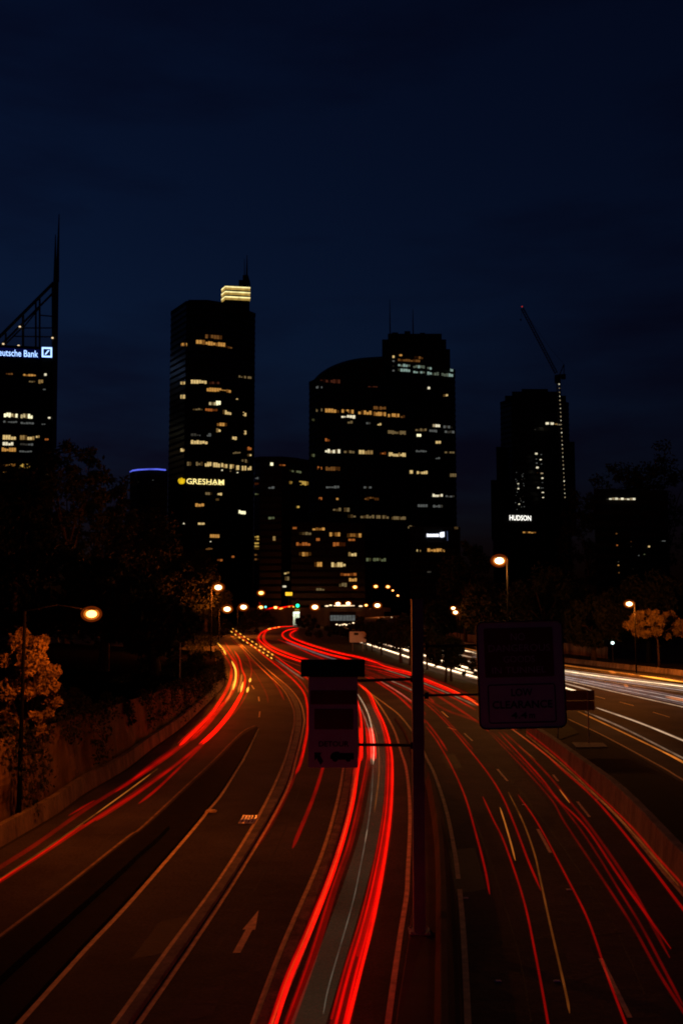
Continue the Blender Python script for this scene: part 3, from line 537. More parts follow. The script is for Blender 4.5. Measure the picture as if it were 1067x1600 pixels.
# --- detour board
x0, x1, z0, z1 = pxr(482, 1058, 559, 1200)
det = thing('detour_sign', 'white truck detour board with red panels under a black flashing box', 'sign', ((x0 + x1) / 2, SF, z0))
bd = MB(); plate(bd, rrect(x0, x1, z0, z1, .04), SF, SF + .05); bd = bd.build('board', M['signw'], det)
b = MB()
for zz in (z0 + .3, (z0 + z1) / 2, z1 - .25): b.box((x0 + .05, SF + .052, zz - .04), (x1 - .05, SF + .10, zz + .04))
b.build('stiffener', M['steel'], det)
lx0, lx1, lz0, lz1 = pxr(470, 1031, 570, 1058)
b = MB(); b.box((lx0, SF - .03, lz0 + .005), (lx1, SF + .28, lz1)); fl = b.build('flasher_box', M['black'], det)
for cx in (lx0 + .28, lx1 - .28):
    b = MB(); prof = [(.10, 0), (.12, .0), (.12, .03), (.08, .03)]
    v = []; f = []; n = 14
    for r_, y_ in prof:
        for j in range(n): an = 2 * math.pi * j / n; v.append((cx + r_ * math.cos(an), SF - .032 - y_, (lz0 + lz1) / 2 + r_ * math.sin(an)))
    for i in range(3):
        for j in range(n): f.append((i * n + j, i * n + (j + 1) % n, (i + 1) * n + (j + 1) % n, (i + 1) * n + j))
    f.append(tuple(range(n))); b.add(v, f); b.build('flasher_lens', M['signk'], fl)
for (a0_, b0_, a1_, b1_), txt in (((485, 1079, 557, 1101), None), ((491, 1108, 552, 1140), None)):
    q = pxr(a0_, b0_, a1_, b1_); b = MB(); plate(b, rrect(q[0], q[1], q[2], q[3], .03), SF - .006, SF - .001); rp = b.build('red_panel', M['signr'], det)
ytop = lambda px0, py0, px1, py1, d=.008: (lambda u, v: Vector((P(px0 + (px1 - px0) * u, py1, SF).x, SF - d, P(px0, py1 + (py0 - py1) * v, SF).z)))
print_on('lettering', 'DETOUR', ytop(498, 1158.5, 545, 1167), M['signk'], bd, .02)
ar = [(491, 1176), (503, 1176.5), (500, 1180), (502, 1184), (505, 1190), (501, 1196), (496.5, 1189), (495, 1185), (491.5, 1189)]
b = MB(); q = [P(x, y, SF) for x, y in ar]; plate(b, [(p.x, p.z) for p in q], SF - .007, SF - .001); b.build('arrow', M['signk'], bd)
tr_ = [(516, 1186), (516, 1181), (519, 1177), (524, 1175), (530, 1175), (530, 1177), (553, 1177), (553, 1187), (548, 1187), (547, 1190), (544, 1191), (541, 1190), (540, 1187.5), (528, 1187.5), (526, 1190.5), (523, 1191), (520, 1189.5), (519, 1187)]
b = MB(); q = [P(x, y, SF) for x, y in tr_]; plate(b, [(p.x, p.z) for p in q], SF - .007, SF - .001); b.build('truck_symbol', M['signk'], bd)
# --- clearance board (hangs a touch out of level)
x0, x1, z0, z1 = pxr(745, 970, 884, 1139)
piv = ((x0 + x1) / 2, (z0 + z1) / 2); ROT = R(1.4)
clr = thing('clearance_sign', 'large white board with red tunnel panel above black low clearance notice', 'sign', (piv[0], SF, z0))
b = MB(); plate(b, rrect(x0, x1, z0, z1, .22), SF, SF + .06, ROT, piv); cb = b.build('board', M['signw'], clr)
def frame(b, x0, x1, z0, z1, r, wd, y0, y1, m=0):
    o = rrect(x0, x1, z0, z1, r); i_ = rrect(x0 + wd, x1 - wd, z0 + wd, z1 - wd, max(.02, r - wd)); n = len(o); ca, sa = math.cos(ROT), math.sin(ROT)
    tf = lambda x, z, y: ((x - piv[0]) * ca - (z - piv[1]) * sa + piv[0], y, (x - piv[0]) * sa + (z - piv[1]) * ca + piv[1])
    v = [tf(x, z, y0) for x, z in o] + [tf(x, z, y0) for x, z in i_] + [tf(x, z, y1) for x, z in o] + [tf(x, z, y1) for x, z in i_]; f = []
    for k in range(n):
        j = (k + 1) % n; f += [(k, j, n + j, n + k), (2 * n + k, 3 * n + k, 3 * n + j, 2 * n + j), (k, 2 * n + k, 2 * n + j, j), (n + k, n + j, 3 * n + j, 3 * n + k)]
    return b.add(v, f, m)
b = MB(); frame(b, x0 - .004, x1 + .004, z0 - .004, z1 + .004, .22, .04, SF - .02, SF + .064); b.build('rim', M['dsteel'], clr)
q = pxr(757, 981, 866, 1058); b = MB(); plate(b, rrect(q[0], q[1], q[2], q[3], .04), SF - .006, SF - .001, ROT, piv); rp = b.build('red_panel', M['signr'], clr)
def rot_print(px0, py0, px1, py1):
    ca, sa = math.cos(ROT), math.sin(ROT)
    def fn(u, v):
        x = P(px0 + (px1 - px0) * u, py1, SF).x; z = P(px0, py1 + (py0 - py1) * v, SF).z
        return Vector(((x - piv[0]) * ca - (z - piv[1]) * sa + piv[0], SF - .009, (x - piv[0]) * sa + (z - piv[1]) * ca + piv[1]))
    return fn
for txt, bx in (('NO', (799, 989, 821, 1001)), ('DANGEROUS', (764, 1007, 860, 1018)), ('GOODS', (787, 1025, 836, 1035)), ('IN TUNNEL', (769, 1042, 853, 1052))):
    print_on('lettering', txt, rot_print(*bx), M['signtext'], rp)
q = pxr(761, 1069, 868, 1130); b = MB(); frame(b, q[0], q[1], q[2], q[3], .09, .03, SF - .007, SF - .001); b.build('black_border', M['signk'], clr)
for txt, bx in (('LOW', (798, 1076, 831, 1088)), ('CLEARANCE', (768, 1095, 862, 1107)), ('4.4', (797, 1113, 822, 1123)), ('m', (825, 1116, 834, 1123))):
    print_on('lettering', txt, rot_print(*bx), M['signk'], cb, .015)
b = MB()
for zz in (z0 + .6, z1 - .7): b.box((x0 + .1, SF + .07, zz - .05), (x1 - .1, SF + .12, zz + .05))
b.build('stiffener', M['steel'], clr)

# brown board seen from behind, near the opposite road
by = G(921, 1163).y; a, c = P(862, 1079, by), P(929, 1110, by)
bb = thing('brown_sign', 'brown board seen from behind on a concrete pad near the opposite road', 'sign', (a.x, by, 0))
zm = P(900, 1095, by).z
for za, zb in ((zm + .02, a.z), (c.z, zm - .02)):
    b = MB(); b.box((a.x, by - .03, za), (c.x, by, zb)); b.build('panel', M['signbrown'], bb)
for px in (870, 918):
    p_ = P(px, 1090, by); b = MB(); b.tube([(p_.x, by - .07, -.02), (p_.x, by - .07, a.z - .05)], .045, None, 8); b.build('post', M['steel'], bb)
pad = [G(x, y, .06) for x, y in ((893, 1160), (942, 1161), (949, 1167), (900, 1168))]
b = MB(); b.hexa(*pad[::-1], Vector((0, 0, -.12))); tag(b.build('concrete_pad', M['concrete']), 'small concrete pad under the brown board', 'pad')
# white board by the verge
vy = G(560, 1019).y; wb = thing('direction_sign', 'small white board with black emblem beside the verge trees', 'sign', (P(559, 1019, vy).x, vy, .03))
a, c = P(546, 987, vy), P(572, 1004, vy); b = MB(); plate(b, rrect(a.x, c.x, c.z, a.z, .15), vy, vy + .06); b.build('panel', M['signw'], wb)
a2, c2 = P(553, 989, vy), P(560, 992.5, vy); b = MB(); plate(b, rrect(a2.x, c2.x, c2.z, a2.z, .15), vy - .02, vy - .002); b.build('emblem', M['signk'], wb)
for px in (551, 567):
    p_ = P(px, 1010, vy); b = MB(); b.tube([(p_.x, vy + .12, .0), (p_.x, vy + .12, a.z)], .07, None, 8); b.build('post', M['steel'], wb)
# drain grate and kerb marker
gr = thing('drain_grate', 'pale steel drain grate set in the slip lane asphalt', 'grate', G(386, 1281))
c4 = [G(x, y, .02) for x, y in ((374, 1287), (395, 1287), (400, 1275), (381, 1275))]
e1, e2 = c4[1] - c4[0], c4[3] - c4[0]
for i in range(5): b = MB(); s0 = c4[0] + e1 * (i / 4); b.tube([s0, s0 + e2], .05, .03, 10); b.build('bar', M['polished'], gr, True)
for j in range(3): b = MB(); s0 = c4[0] + e2 * (j / 2); b.tube([s0, s0 + e1], .06, .03, 10); b.build('frame_bar', M['polished'], gr, True)
mk = G(327, 1269); b = MB(); b.box((mk.x - .2, mk.y - .18, 0), (mk.x + .35, mk.y + .18, .05)); b.box((mk.x - .14, mk.y - .13, .05), (mk.x + .28, mk.y + .13, .09)); tag(b.build('kerb_marker', M['paint']), 'small orange-lit marker block on the edge of the dark wedge island', 'marker')

# ------------------------------------------------------------------ street lamps
def lamp(px, py, Y, label, arm, power, size=1.0, core='sod', zb=0.0, col=(1, .17, .012), group='street lamps'):
    h = P(px, py, Y); dx = arm
    base = Vector((h.x - dx, Y + abs(dx) * .25 + .3, zb)); t = thing('street_lamp', label, 'street lamp', base, group)
    top = Vector((base.x, base.y, h.z + .1))
    b = MB(); b.tube([base, base.lerp(top, .5), top], [.12, .09, .07], None, 8); b.build('pole', M['lampblack'], t)
    b = MB(); b.lathe(base, [(.2, 0), (.2, .35), (.13, .4)], 8); b.build('pole_base', M['dsteel'], t)
    hd = Vector((h.x, h.y, h.z)); b = MB(); b.tube([top, top.lerp(hd, .5) + Vector((0, 0, .35)), hd + Vector((-.3 * (1 if dx > 0 else -1), 0, .2))], .05, None, 6); b.build('arm', M['lampblack'], t)
    s = size; b = MB(); b.lathe(hd + Vector((0, 0, .17 * s)), [(.30 * s, 0), (.26 * s, .06 * s), (.16 * s, .12 * s), (.06 * s, .15 * s)], 12)
    b.build('lamp_head', M['dsteel'], t)
    ell = lambda rx, rz: [(rx * s * math.cos(q_), rz * s * math.sin(q_)) for q_ in [R(-84 + 16.8 * k_) for k_ in range(11)]]
    b = MB(); b.lathe(hd + Vector((0, 0, -.06 * s)), ell(.31, .21), 16); b.build('lamp_bowl', E[core], t, True)
    b = MB(); b.lathe(hd + Vector((0, 0, -.06 * s)), ell(.46, .33), 16); b.build('halo_inner', E['glow_skirt'], t, True)  # inner halo shell, added to imitate bloom round the bowl
    b = MB(); b.lathe(hd + Vector((0, 0, -.06 * s)), ell(.62, .46), 16); b.build('halo_outer', E['glow_globe'], t, True)  # outer halo shell, added for the soft edge of the bloom
    if power:
        ld = bpy.data.lights.new('lamp_light', 'POINT'); ld.energy = power; ld.color = col; ld.shadow_soft_size = .3
        lo = bpy.data.objects.new('lamp_light', ld); C.objects.link(lo); lo.location = hd + Vector((0, 0, -.75 * s)); child(lo, t)
    return t
lamp(143, 958, 44, 'near street lamp on a long arm glowing over the sandstone cutting', 3.3, 1600, .75, 'sod')
lamp(341, 917, 141, 'street lamp on the tall pole at the bend of the slip road', 1.0, 15000, 1.5, 'sodw')
lamp(780, 875, 104, 'large bright street lamp directly above the clearance board', -.9, 4800, 1.5, 'sodw', col=(1, .34, .06))
lamp(983, 943, 141, 'street lamp lighting the tree crown across the opposite road', -.9, 9000, 1.3, 'sodw', col=(1, .22, .02))
lamp(355, 951, 240, 'small street lamp just left of the brightest distant pair', 2, 20000, 2.35, 'sodw')
lamp(380.5, 948, 320, 'street lamp right above the row of flashing amber beads', 2, 9000, 2.87, 'sodw')
lamp(408, 926, 400, 'raised street lamp left of the yellow light box', 2, 900, 2.87, 'sod')
lamp(407.5, 948.5, 430, 'low street lamp at the start of the red queue on the bridge', 2, 900, 2.61, 'sod', 7.8)
lamp(430.5, 949, 440, 'amber street lamp in the middle of the red queue on the bridge', 2, 900, 2.09, 'sod', 7.8)
lamp(492, 948, 452, 'brightest street lamp on the bridge, right of the green signal', -2, 1200, 3.91, 'sodw', 7.8)
lamp(528, 943, 452, 'left lamp of the twin pair above the white bridge strip', 2, 700, 2.87, 'sodw', 7.8)
lamp(544, 942.5, 452, 'right lamp of the twin pair above the white bridge strip', -2, 700, 2.87, 'sodw', 7.8)
lamp(572, 945.5, 452, 'small street lamp at the right end of the bridge', -2, 900, 1.83, 'sod', 7.8)
lamp(589.5, 945.5, 400, 'street lamp above the white trail on the approach ramp', -2, 1800, 3.13, 'sodw')
lamp(554.5, 917, 480, 'street lamp in front of the lit office windows', 2, 300, 2.61, 'sod')
lamp(587, 916, 480, 'street lamp left of the small string of distant lamps', 2, 300, 2.48, 'sod')
lamp(606, 916.5, 500, 'first and largest of the string of distant lamps', -2, 300, 2.48, 'sod')
lamp(613.5, 922.5, 520, 'faint middle lamp of the string of distant lamps', -2, 400, 1.43, 'sod')
lamp(621.5, 930.5, 540, 'lowest lamp of the string of distant lamps', -2, 400, 1.57, 'sod')
lamp(708, 950, 205, 'upper lamp of the close pair between post and clearance board', -.9, 900, 1.15, 'sodw')
lamp(711.5, 956.5, 196, 'lower lamp of the close pair between post and clearance board', -.9, 900, 1.3, 'sodw')
pp = G(280, 1116); b = MB(); b.tube([(pp.x, pp.y, 0), (pp.x, pp.y, 3.4), (pp.x, pp.y, P(280, 1005, pp.y).z)], [.09, .07, .05], None, 8); b.lathe((pp.x, pp.y, 0), [(.18, 0), (.18, .25), (.1, .3)], 8)
tag(b.build('plain_pole', M['steel']), 'slim bare pole beside the slip road kerb', 'pole')

# ------------------------------------------------------------------ trees
def tree(label, base, h, r, cb, tr=.2, clumps=40, per=60, leaf=.3, m='leafd', seed=1, squash=1.0, name='tree', group=None, limbs=5, cat='tree', flat=.5):
    rg = random.Random(seed); base = Vector(base); t = thing(name, label, cat, base, group)
    zc = (cb + h) / 2; hr = (h - cb) / 2
    b = MB()
    if limbs:
        top = base + Vector((rg.uniform(-.3, .3), rg.uniform(-.3, .3), cb + hr * .9))
        b.tube([base - Vector((0, 0, .1)), base.lerp(top, .3) + Vector((rg.uniform(-.1, .1), 0, 0)), base.lerp(top, .7), top], [tr * 1.25, tr, tr * .7, tr * .3], None, 8)
        for k in range(limbs):
            an = 2 * math.pi * (k + rg.random() * .6) / limbs; s0 = base.lerp(top, rg.uniform(.5, .8)); e = base + Vector((math.cos(an) * r * .7, math.sin(an) * r * .7 * squash, zc + rg.uniform(-.2, .6) * hr))
            b.tube([s0, s0.lerp(e, .5) + Vector((0, 0, .12 * hr)), e], [tr * .5, tr * .32, tr * .12], None, 6)
        b.build('trunk', M['bark'], t, True)
    v = []; f = []
    for c in range(clumps):
        while True:
            q = Vector((rg.uniform(-1, 1), rg.uniform(-1, 1), rg.uniform(-1, 1)))
            if .3 < q.length < 1: break
        q = q.normalized() * q.length ** .5
        cr = rg.uniform(.16, .34) * min(r, hr * 1.2); cen = base + Vector((q.x * r, q.y * r * squash, zc + q.z * hr * (1 - .25 * rg.random())))
        for k in range(per):
            d = Vector((rg.gauss(0, 1), rg.gauss(0, 1), rg.gauss(0, .75))); p = cen + d.normalized() * cr * rg.random() ** .45
            n = Vector((rg.gauss(0, 1), rg.gauss(0, 1), rg.gauss(.4, 1))).normalized(); a = n.orthogonal().normalized(); a = Matrix.Rotation(rg.random() * 6.28, 3, n) @ a; c_ = n.cross(a)
            s = leaf * rg.uniform(.6, 1.3); o = len(v)
            v += [p - a * s, p + c_ * s * .42 + n * s * .1, p + a * s, p - c_ * s * .42 + n * s * .1]; f.append((o, o + 1, o + 2, o + 3))
    b = MB(); b.add(v, f); b.build('crown' if limbs else 'foliage', M[m], t)
    return t
# lit tree by the cutting
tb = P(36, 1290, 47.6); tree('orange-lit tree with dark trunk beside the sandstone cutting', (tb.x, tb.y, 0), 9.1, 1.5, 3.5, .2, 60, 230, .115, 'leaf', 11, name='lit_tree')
# left wooded bank (silhouettes)
for px, py, Y, wpx, lab in ((30, 700, 175, 95, 'huge dark tree in front of the leftmost tower'), (112, 668, 170, 62, 'tallest dark tree rising right of the leftmost tower'), (165, 725, 220, 48, 'dark tree sloping down from the tallest left tree'), (225, 790, 235, 60, 'dark tree below the blue-rimmed roof'), (292, 858, 245, 48, 'dark tree below the yellow lettered tower'),
                           (60, 845, 105, 110, 'broad dark tree above the orange-lit tree'), (165, 865, 100, 80, 'dark tree behind the nearest street lamp'), (245, 930, 98, 58, 'dark tree behind the slim bare pole'), (322, 905, 265, 34, 'reddish dark tree behind the slip road lamp')):
    top = P(px, py, Y); r = wpx / FPX * Y; tree(lab, (top.x, Y, 3.0), top.z - 3.0, r, (top.z - 3) * .22, .5, 70, 80, .019 * math.sqrt(Y) * 2.0, 'leafd', px + py, group='dark trees on the left bank')
for px, py, Y, r, h, lab in ((222, 1108, 84, 3.0, 4.2, 'shrub on the cutting left of the slim pole'), (262, 1072, 100, 3.2, 5.2, 'shrub on the cutting behind the slim pole'), (305, 1062, 118, 2.8, 5.0, 'shrub on the cutting right of the slim pole'), (327, 1030, 150, 3.0, 6.0, 'orange-lit shrub at the bend of the slip road'), (165, 1120, 66, 2.6, 3.6, 'dark shrub on the cutting right of the orange-lit tree'), (320, 985, 200, 3.6, 8.0, 'bush below the slip road lamp'), (120, 1110, 58, 1.8, 2.6, 'small shrub overhanging the cutting beside the orange-lit tree')):
    c_ = P(px, py, Y); tree(lab, (c_.x - 1.0, Y + 1, max(0, c_.z - h * .5)), h, r, .2, .1, 30, 80, .2, 'leafd', px, name='shrub', group='shrubs along the cutting', limbs=0, cat='shrub')
for px, py, Y, wpx, lab in ((400, 962, 300, 26, 'orange-lit bush beside the flashing amber beads'), (345, 975, 310, 20, 'bush at the far end of the slip road')):
    c_ = P(px, py, Y); tree(lab, (c_.x, Y, 0), c_.z + 2.0, wpx / FPX * Y, .3, .1, 26, 60, .45, 'leafd', px, name='shrub', limbs=0, cat='shrub', group='far shrubs')
# verge trees
for i, (px, py, hh, rr) in enumerate(((573, 1017, 8.0, 2.4), (582, 1019, 6.5, 2.0), (596, 1025, 7.5, 2.6), (627, 1037, 8.0, 2.6), (641, 1039, 8.5, 2.8), (668, 1046, 6.5, 2.4), (696, 1066, 6.0, 2.3), (705, 1065, 5.8, 2.0))):
    p = G(px, py, .03); od = ('first', 'second', 'third', 'fourth', 'fifth', 'sixth', 'seventh', 'eighth')[i]
    tree(od + ' small verge tree counted from the white board', p, hh, rr, 1.7, .16 if i not in (3, 4) else .26, 34, 90, .28, 'leafd', 40 + i, group='small trees on the verge', limbs=4)
p = G(733, 1064, .03); tree('low leafy shrub at the verge edge next to the clearance board', p, 3.2, 1.3, .2, .1, 16, 70, .16, 'leafd', 77, name='shrub', limbs=0, cat='shrub')
# trees across the opposite road
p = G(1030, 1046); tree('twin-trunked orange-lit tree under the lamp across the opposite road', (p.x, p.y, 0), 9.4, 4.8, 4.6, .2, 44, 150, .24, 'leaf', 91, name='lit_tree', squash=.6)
for px, py, Y, wpx, lab in ((1035, 686, 330, 60, 'tallest dark tree at the far right'), (968, 705, 340, 58, 'dark tree behind the block with the glowing strip'), (915, 748, 345, 40, 'dark tree right of the crane tower'), (1010, 900, 175, 70, 'dark tree behind the orange-lit tree on the right'), (925, 930, 170, 46, 'reddish dark tree right of the clearance board'), (850, 890, 190, 60, 'dark tree behind the clearance board'), (760, 905, 210, 44, 'dark tree left of the clearance board'), (690, 935, 250, 34, 'brownish tree behind the close lamp pair'), (668, 935, 420, 22, 'brownish tree behind the top of the sign post'), (725, 840, 260, 40, 'dark tree right of the white lettered block')):
    top = P(px, py, Y); r = wpx / FPX * Y; tree(lab, (top.x, Y, 0), top.z, r, top.z * .2, .45, 70, 80, .019 * math.sqrt(Y) * 2.0, 'leafd', px + 3, group='dark trees on the right')
# planting in front of the bridge
for px, py, Y, wpx, lab in ((505, 975, 300, 34, 'dark bush under the bridge left of the white board'), (548, 978, 300, 30, 'dark bush in front of the lit glazed strip'), (478, 962, 420, 16, 'dark bush right of the tunnel mouth')):
    c_ = P(px, py, Y); tree(lab, (c_.x, Y, 0), c_.z + .4, wpx / FPX * Y, .2, .1, 26, 70, .42, 'leafd', px + 9, name='shrub', limbs=0, cat='shrub', group='dark bushes below the bridge')

# ------------------------------------------------------------------ bridge, tunnel mouth, signals
BY = 478.0
br = thing('road_bridge', 'distant street bridge with tunnel mouth and lit glazed strip', 'bridge', (P(480, 950, BY).x, BY, 0))
def wallpx(b, x0, x1, y0, y1, Y, t=2.0, m=0):
    a, c = P(x0, y1, Y), P(x1, y0, Y)
    if t < 5: b.box((a.x, Y, a.z), (c.x, Y + t, c.z), m)
    else: k = (Y + t) / Y; b.prism([(a.x, Y), (c.x, Y), (c.x * k - .5, Y + t), (a.x * k + .5, Y + t)], a.z, c.z, m)
b = MB(); wallpx(b, 380, 457.5, 956, 982, BY); b.build('abutment', M['soot'], br)
b = MB(); wallpx(b, 468, 515, 956, 982, BY); b.build('abutment', M['soot'], br)
b = MB(); wallpx(b, 556, 600, 956, 982, BY); b.build('abutment', M['soot'], br)
b = MB(); wallpx(b, 370, 610, 951.5, 956, BY - .6, 22); b.build('deck', M['soot'], br)
b = MB(); wallpx(b, 370, 610, 949.5, 951.4, BY - .8, .4); b.build('parapet', M['soot'], br)
tl = MB(); a, c = P(457.5, 982, BY), P(468, 956.2, BY)
tl.box((a.x - .3, BY + 2.1, a.z), (a.x, BY + 21, c.z)); tl.box((c.x, BY + 2.1, a.z), (c.x + .3, BY + 21, c.z)); tl.box((a.x, BY + 20, a.z), (c.x, BY + 20.5, c.z)); tl.build('tunnel_lining', M['signw'], br)
b = MB(); b.box((a.x + .5, BY + 2.5, c.z - .5), (c.x - .5, BY + 19, c.z - .3)); b.build('tunnel_light', emit('tunnel_lamp', (.85, .95, .8), 5.0, sample=True), br)
b = MB(); wallpx(b, 515.2, 555.8, 961, 971, BY + .5, .3)
b = MB()
for i in range(8):
    wallpx(b, 516 + i * 4.9, 520.3 + i * 4.9, 961.5, 970, BY + .5, .2)
b.build('glazed_strip', WIN['whited'][0], br)
b = MB(); wallpx(b, 515.2, 555.8, 971, 982, BY + .6, .3); wallpx(b, 515.2, 555.8, 956.1, 961, BY + .6, .3); b.build('spandrel', M['facade'], br)
def spark(label, pts, m, r, name='headlight_trail', cat='light trail', group='light trails of passing traffic'):
    t = thing(name, label, cat, P(*pts[0]), group)
    for px, py, Y in pts:
        c_ = P(px, py, Y); b = MB(); b.tube([c_ + Vector((-r * 1.6, 0, 0)), c_ + Vector((-r * .8, 0, 0)), c_ + Vector((r * .8, 0, 0)), c_ + Vector((r * 1.6, 0, 0))], [r * .4, r, r, r * .4], None, 8); b.build('strand', E[m], t, True)
    return t
spark('row of white headlights glinting under the glazed strip', [(526, 976, 440), (531, 977, 440), (535, 976.3, 440), (538, 975.5, 440), (541, 976.5, 440), (546, 975, 440), (552, 973.5, 440)], 'w3', .28)
t = thing('taillight_trail', 'red queue of tail lights crossing the distant bridge', 'light trail', P(430, 950, 484), 'light trails of passing traffic')
for x0, y0, x1, y1, m in ((405, 941, 407, 946, 'r2'), (414, 952.5, 428, 950, 'r3'), (420, 951, 436, 948.5, 'r4'), (432, 951, 446, 949, 'r4'), (440, 949.5, 458, 946.5, 'r4'), (436, 952, 442, 950.5, 'o3'), (450, 948.5, 453, 948.3, 'o3'), (457, 948.6, 460, 948.3, 'o3')):
    b = MB(); b.tube([P(x0, y0, 476), P((x0 + x1) / 2, (y0 + y1) / 2 - .2, 476), P(x1, y1, 476)], [.2, .33, .2], None, 6); b.build('strand', E[m], t, True)
t = thing('headlight_trail', 'white headlight strip crossing the right half of the bridge', 'light trail', P(530, 947, 484), 'light trails of passing traffic')
for x0, x1, y in ((507.5, 513.5, 947.2), (514, 519, 946), (521, 554, 946.6), (560.5, 566.5, 947.4)):
    b = MB(); b.tube([P(x0, y, 476), P((x0 + x1) / 2, y - .2, 476), P(x1, y, 476)], [.15, .33, .15], None, 6); b.build('strand', E['w3'], t, True)
b = None
def signal(px, py, Y, col, label, size):
    h = P(px, py, Y); t = thing('traffic_signal', label, 'traffic light', (h.x, Y, 7.8), 'traffic signals on the bridge')
    b = MB(); b.tube([(h.x, Y, 7.0), (h.x, Y, h.z)], .09, None, 6); b.build('pole', M['dsteel'], t)
    b = MB(); b.box((h.x - size * .8, Y - .15, h.z - size), (h.x + size * .8, Y + .15, h.z + size * 4)); b.build('housing', M['black'], t)
    b = MB(); v = []; n = 14
    for yy, rr in ((-.16, 1), (-.3, .75), (-.36, .3)):
        for j in range(n): an = 2 * math.pi * j / n; v.append((h.x + size * rr * math.cos(an), Y + yy, h.z + size * rr * math.sin(an)))
    f = [(i * n + j, i * n + (j + 1) % n, (i + 1) * n + (j + 1) % n, (i + 1) * n + j) for i in range(2) for j in range(n)] + [tuple(range(2 * n, 3 * n))]
    b.add(v, f); b.build('lens', emit('signal_lens', col, 2.6), t)
signal(465, 946.5, 462, (.02, 1, .42), 'green traffic signal at the tunnel end of the bridge', .8)
signal(415, 948.5, 462, (.15, .85, .8), 'small teal traffic signal at the left end of the bridge', .45)
yb = thing('light_box', 'yellow illuminated box left of the green traffic signal', 'sign', (P(451, 928, 470).x, 470, 0))
b = MB(); wallpx(b, 446, 456.5, 925.5, 930.8, 470, .6); b.build('face', emit('yellow_box', (1, .55, .03), 1.3, .2), yb)
q = P(451, 930, 470); b = MB(); b.tube([(q.x, 470.3, 0), (q.x, 470.3, q.z)], .15, None, 6); b.build('pole', M['dsteel'], yb)
b = MB(); wallpx(b, 460.5, 467.5, 951.6, 954.6, BY - 1.4, .5); tag(b.build('height_board', emit('amber_board', (1, .5, .05), .3)), 'small amber height board above the tunnel mouth', 'sign')

# ------------------------------------------------------------------ towers
class Tower:
    """front: list of (px, depth) left to right, read at row ref; walls stand upright on that footprint."""
    def __init__(s, name, label, front, back, top, m='facade', ref=700, floor=3.9, z0=0.0, cat='building', bands=True, group=None):
        s.pts = []
        for px, D in front:
            d = ray(px, ref); s.pts.append((d.x / d.y * D, D))
        s.ztop = P(front[0][0], top, front[len(front) // 2][1]).z if not isinstance(top, tuple) else P(top[0], top[1], top[2]).z
        s.back = back; xr = s.pts[-1][0] * back / s.pts[-1][1] - 2; xl = s.pts[0][0] * back / s.pts[0][1] + 2; xy = list(s.pts) + [(xr, back), (xl, back)]
        cx = sum(p[0] for p in s.pts) / len(s.pts); s.root = thing(name, label, cat, (cx, s.pts[0][1], z0), group)
        b = MB(); b.prism(xy, z0 - .5, s.ztop); s.wall = b.build('glass_wall', M['glass'], s.root)
        if bands:
            b = MB(); k = z0 + 4.5; c0 = Vector((cx, (s.pts[0][1] + back) / 2))
            while k < s.ztop - 1.5:
                o = [((x - c0.x) * 1.008 + c0.x, (y - c0.y) * 1.008 + c0.y) for x, y in xy]; b.prism(o, k, k + 1.3); k += floor
            o = [((x - c0.x) * 1.01 + c0.x, (y - c0.y) * 1.01 + c0.y) for x, y in xy]; b.prism(o, s.ztop - 1.2, s.ztop + 1.0)
            s.bands = b.build('spandrel_bands', M[m], s.root)
    def on(s, px, py, outw=.6):
        d = ray(px, py); k = d.x / d.y; best = None
        for i, ((xa, ya), (xb, yb)) in enumerate(zip(s.pts, s.pts[1:])):
            den = (xb - xa) - k * (yb - ya)
            if abs(den) < 1e-9: continue
            t = (k * ya - xa) / den; e = max(0 - t, t - 1, 0)
            if best is None or e < best[0]: best = (e, ya + t * (yb - ya), i)
        (xa, ya), (xb, yb) = s.pts[best[2]], s.pts[best[2] + 1]
        n = Vector((yb - ya, -(xb - xa), 0)).normalized()
        if n.y > 0: n = -n
        Y = best[1] - outw * 1.2
        return CAM + d * (Y / d.y), n
    def win(s, x0, x1, y, h, kind, slope=0.0, pane=1.7, fill=.86, outw=.75, name='window'):
        pl, nr = s.on(x0, y, outw); pr, _ = s.on(x1, y + slope, outw); wd = (pr - pl).length; n = max(1, round(wd / pane)); b = MB()
        hz = h * pl.y / FPX; kinds = WIN[kind]
        for i in range(n):
            r_ = rnd.random(); mi = 0 if r_ < .66 else (1 if r_ < .9 else 2)
            a = pl.lerp(pr, (i + (1 - fill) / 2) / n); c = pl.lerp(pr, (i + 1 - (1 - fill) / 2) / n)
            blind = rnd.choice((0, 0, 0, .2, .35)) * hz; lo = rnd.choice((0, 0, 0, .15)) * hz
            u0, u1 = Vector((0, 0, -hz / 2 + lo)), Vector((0, 0, hz / 2 - blind))
            b.hexa(a + u0, c + u0, c + u1, a + u1, -nr * .12, mi)
        o = b.build(name, kinds, s.root); return o
    def text(s, txt, x0, x1, y0, y1, m, slope=0.0, bold=0.0, outw=1.2, parent=None, name='lettering'):
        return print_on(name, txt, lambda u, v: s.on(x0 + (x1 - x0) * u, y1 + (y0 - y1) * v + slope * u, outw)[0], m, parent or s.root, bold)
    def shape(s, pts, name, m, outw=1.2, depth=.3):
        q = [s.on(x, y, outw)[0] for x, y in pts]; b = MB(); n = len(q); t = Vector((0, depth, 0))
        b.add(q + [p + t for p in q], [tuple(range(n)), tuple(range(2 * n - 1, n - 1, -1))] + [((i + 1) % n, i, i + n, (i + 1) % n + n) for i in range(n)]); return b.build(name, m, s.root)
    def many(s, rows):
        for r_ in rows: s.win(*r_)
def bar(b, p, q, r, n=5): b.tube([p, q], r, None, n)

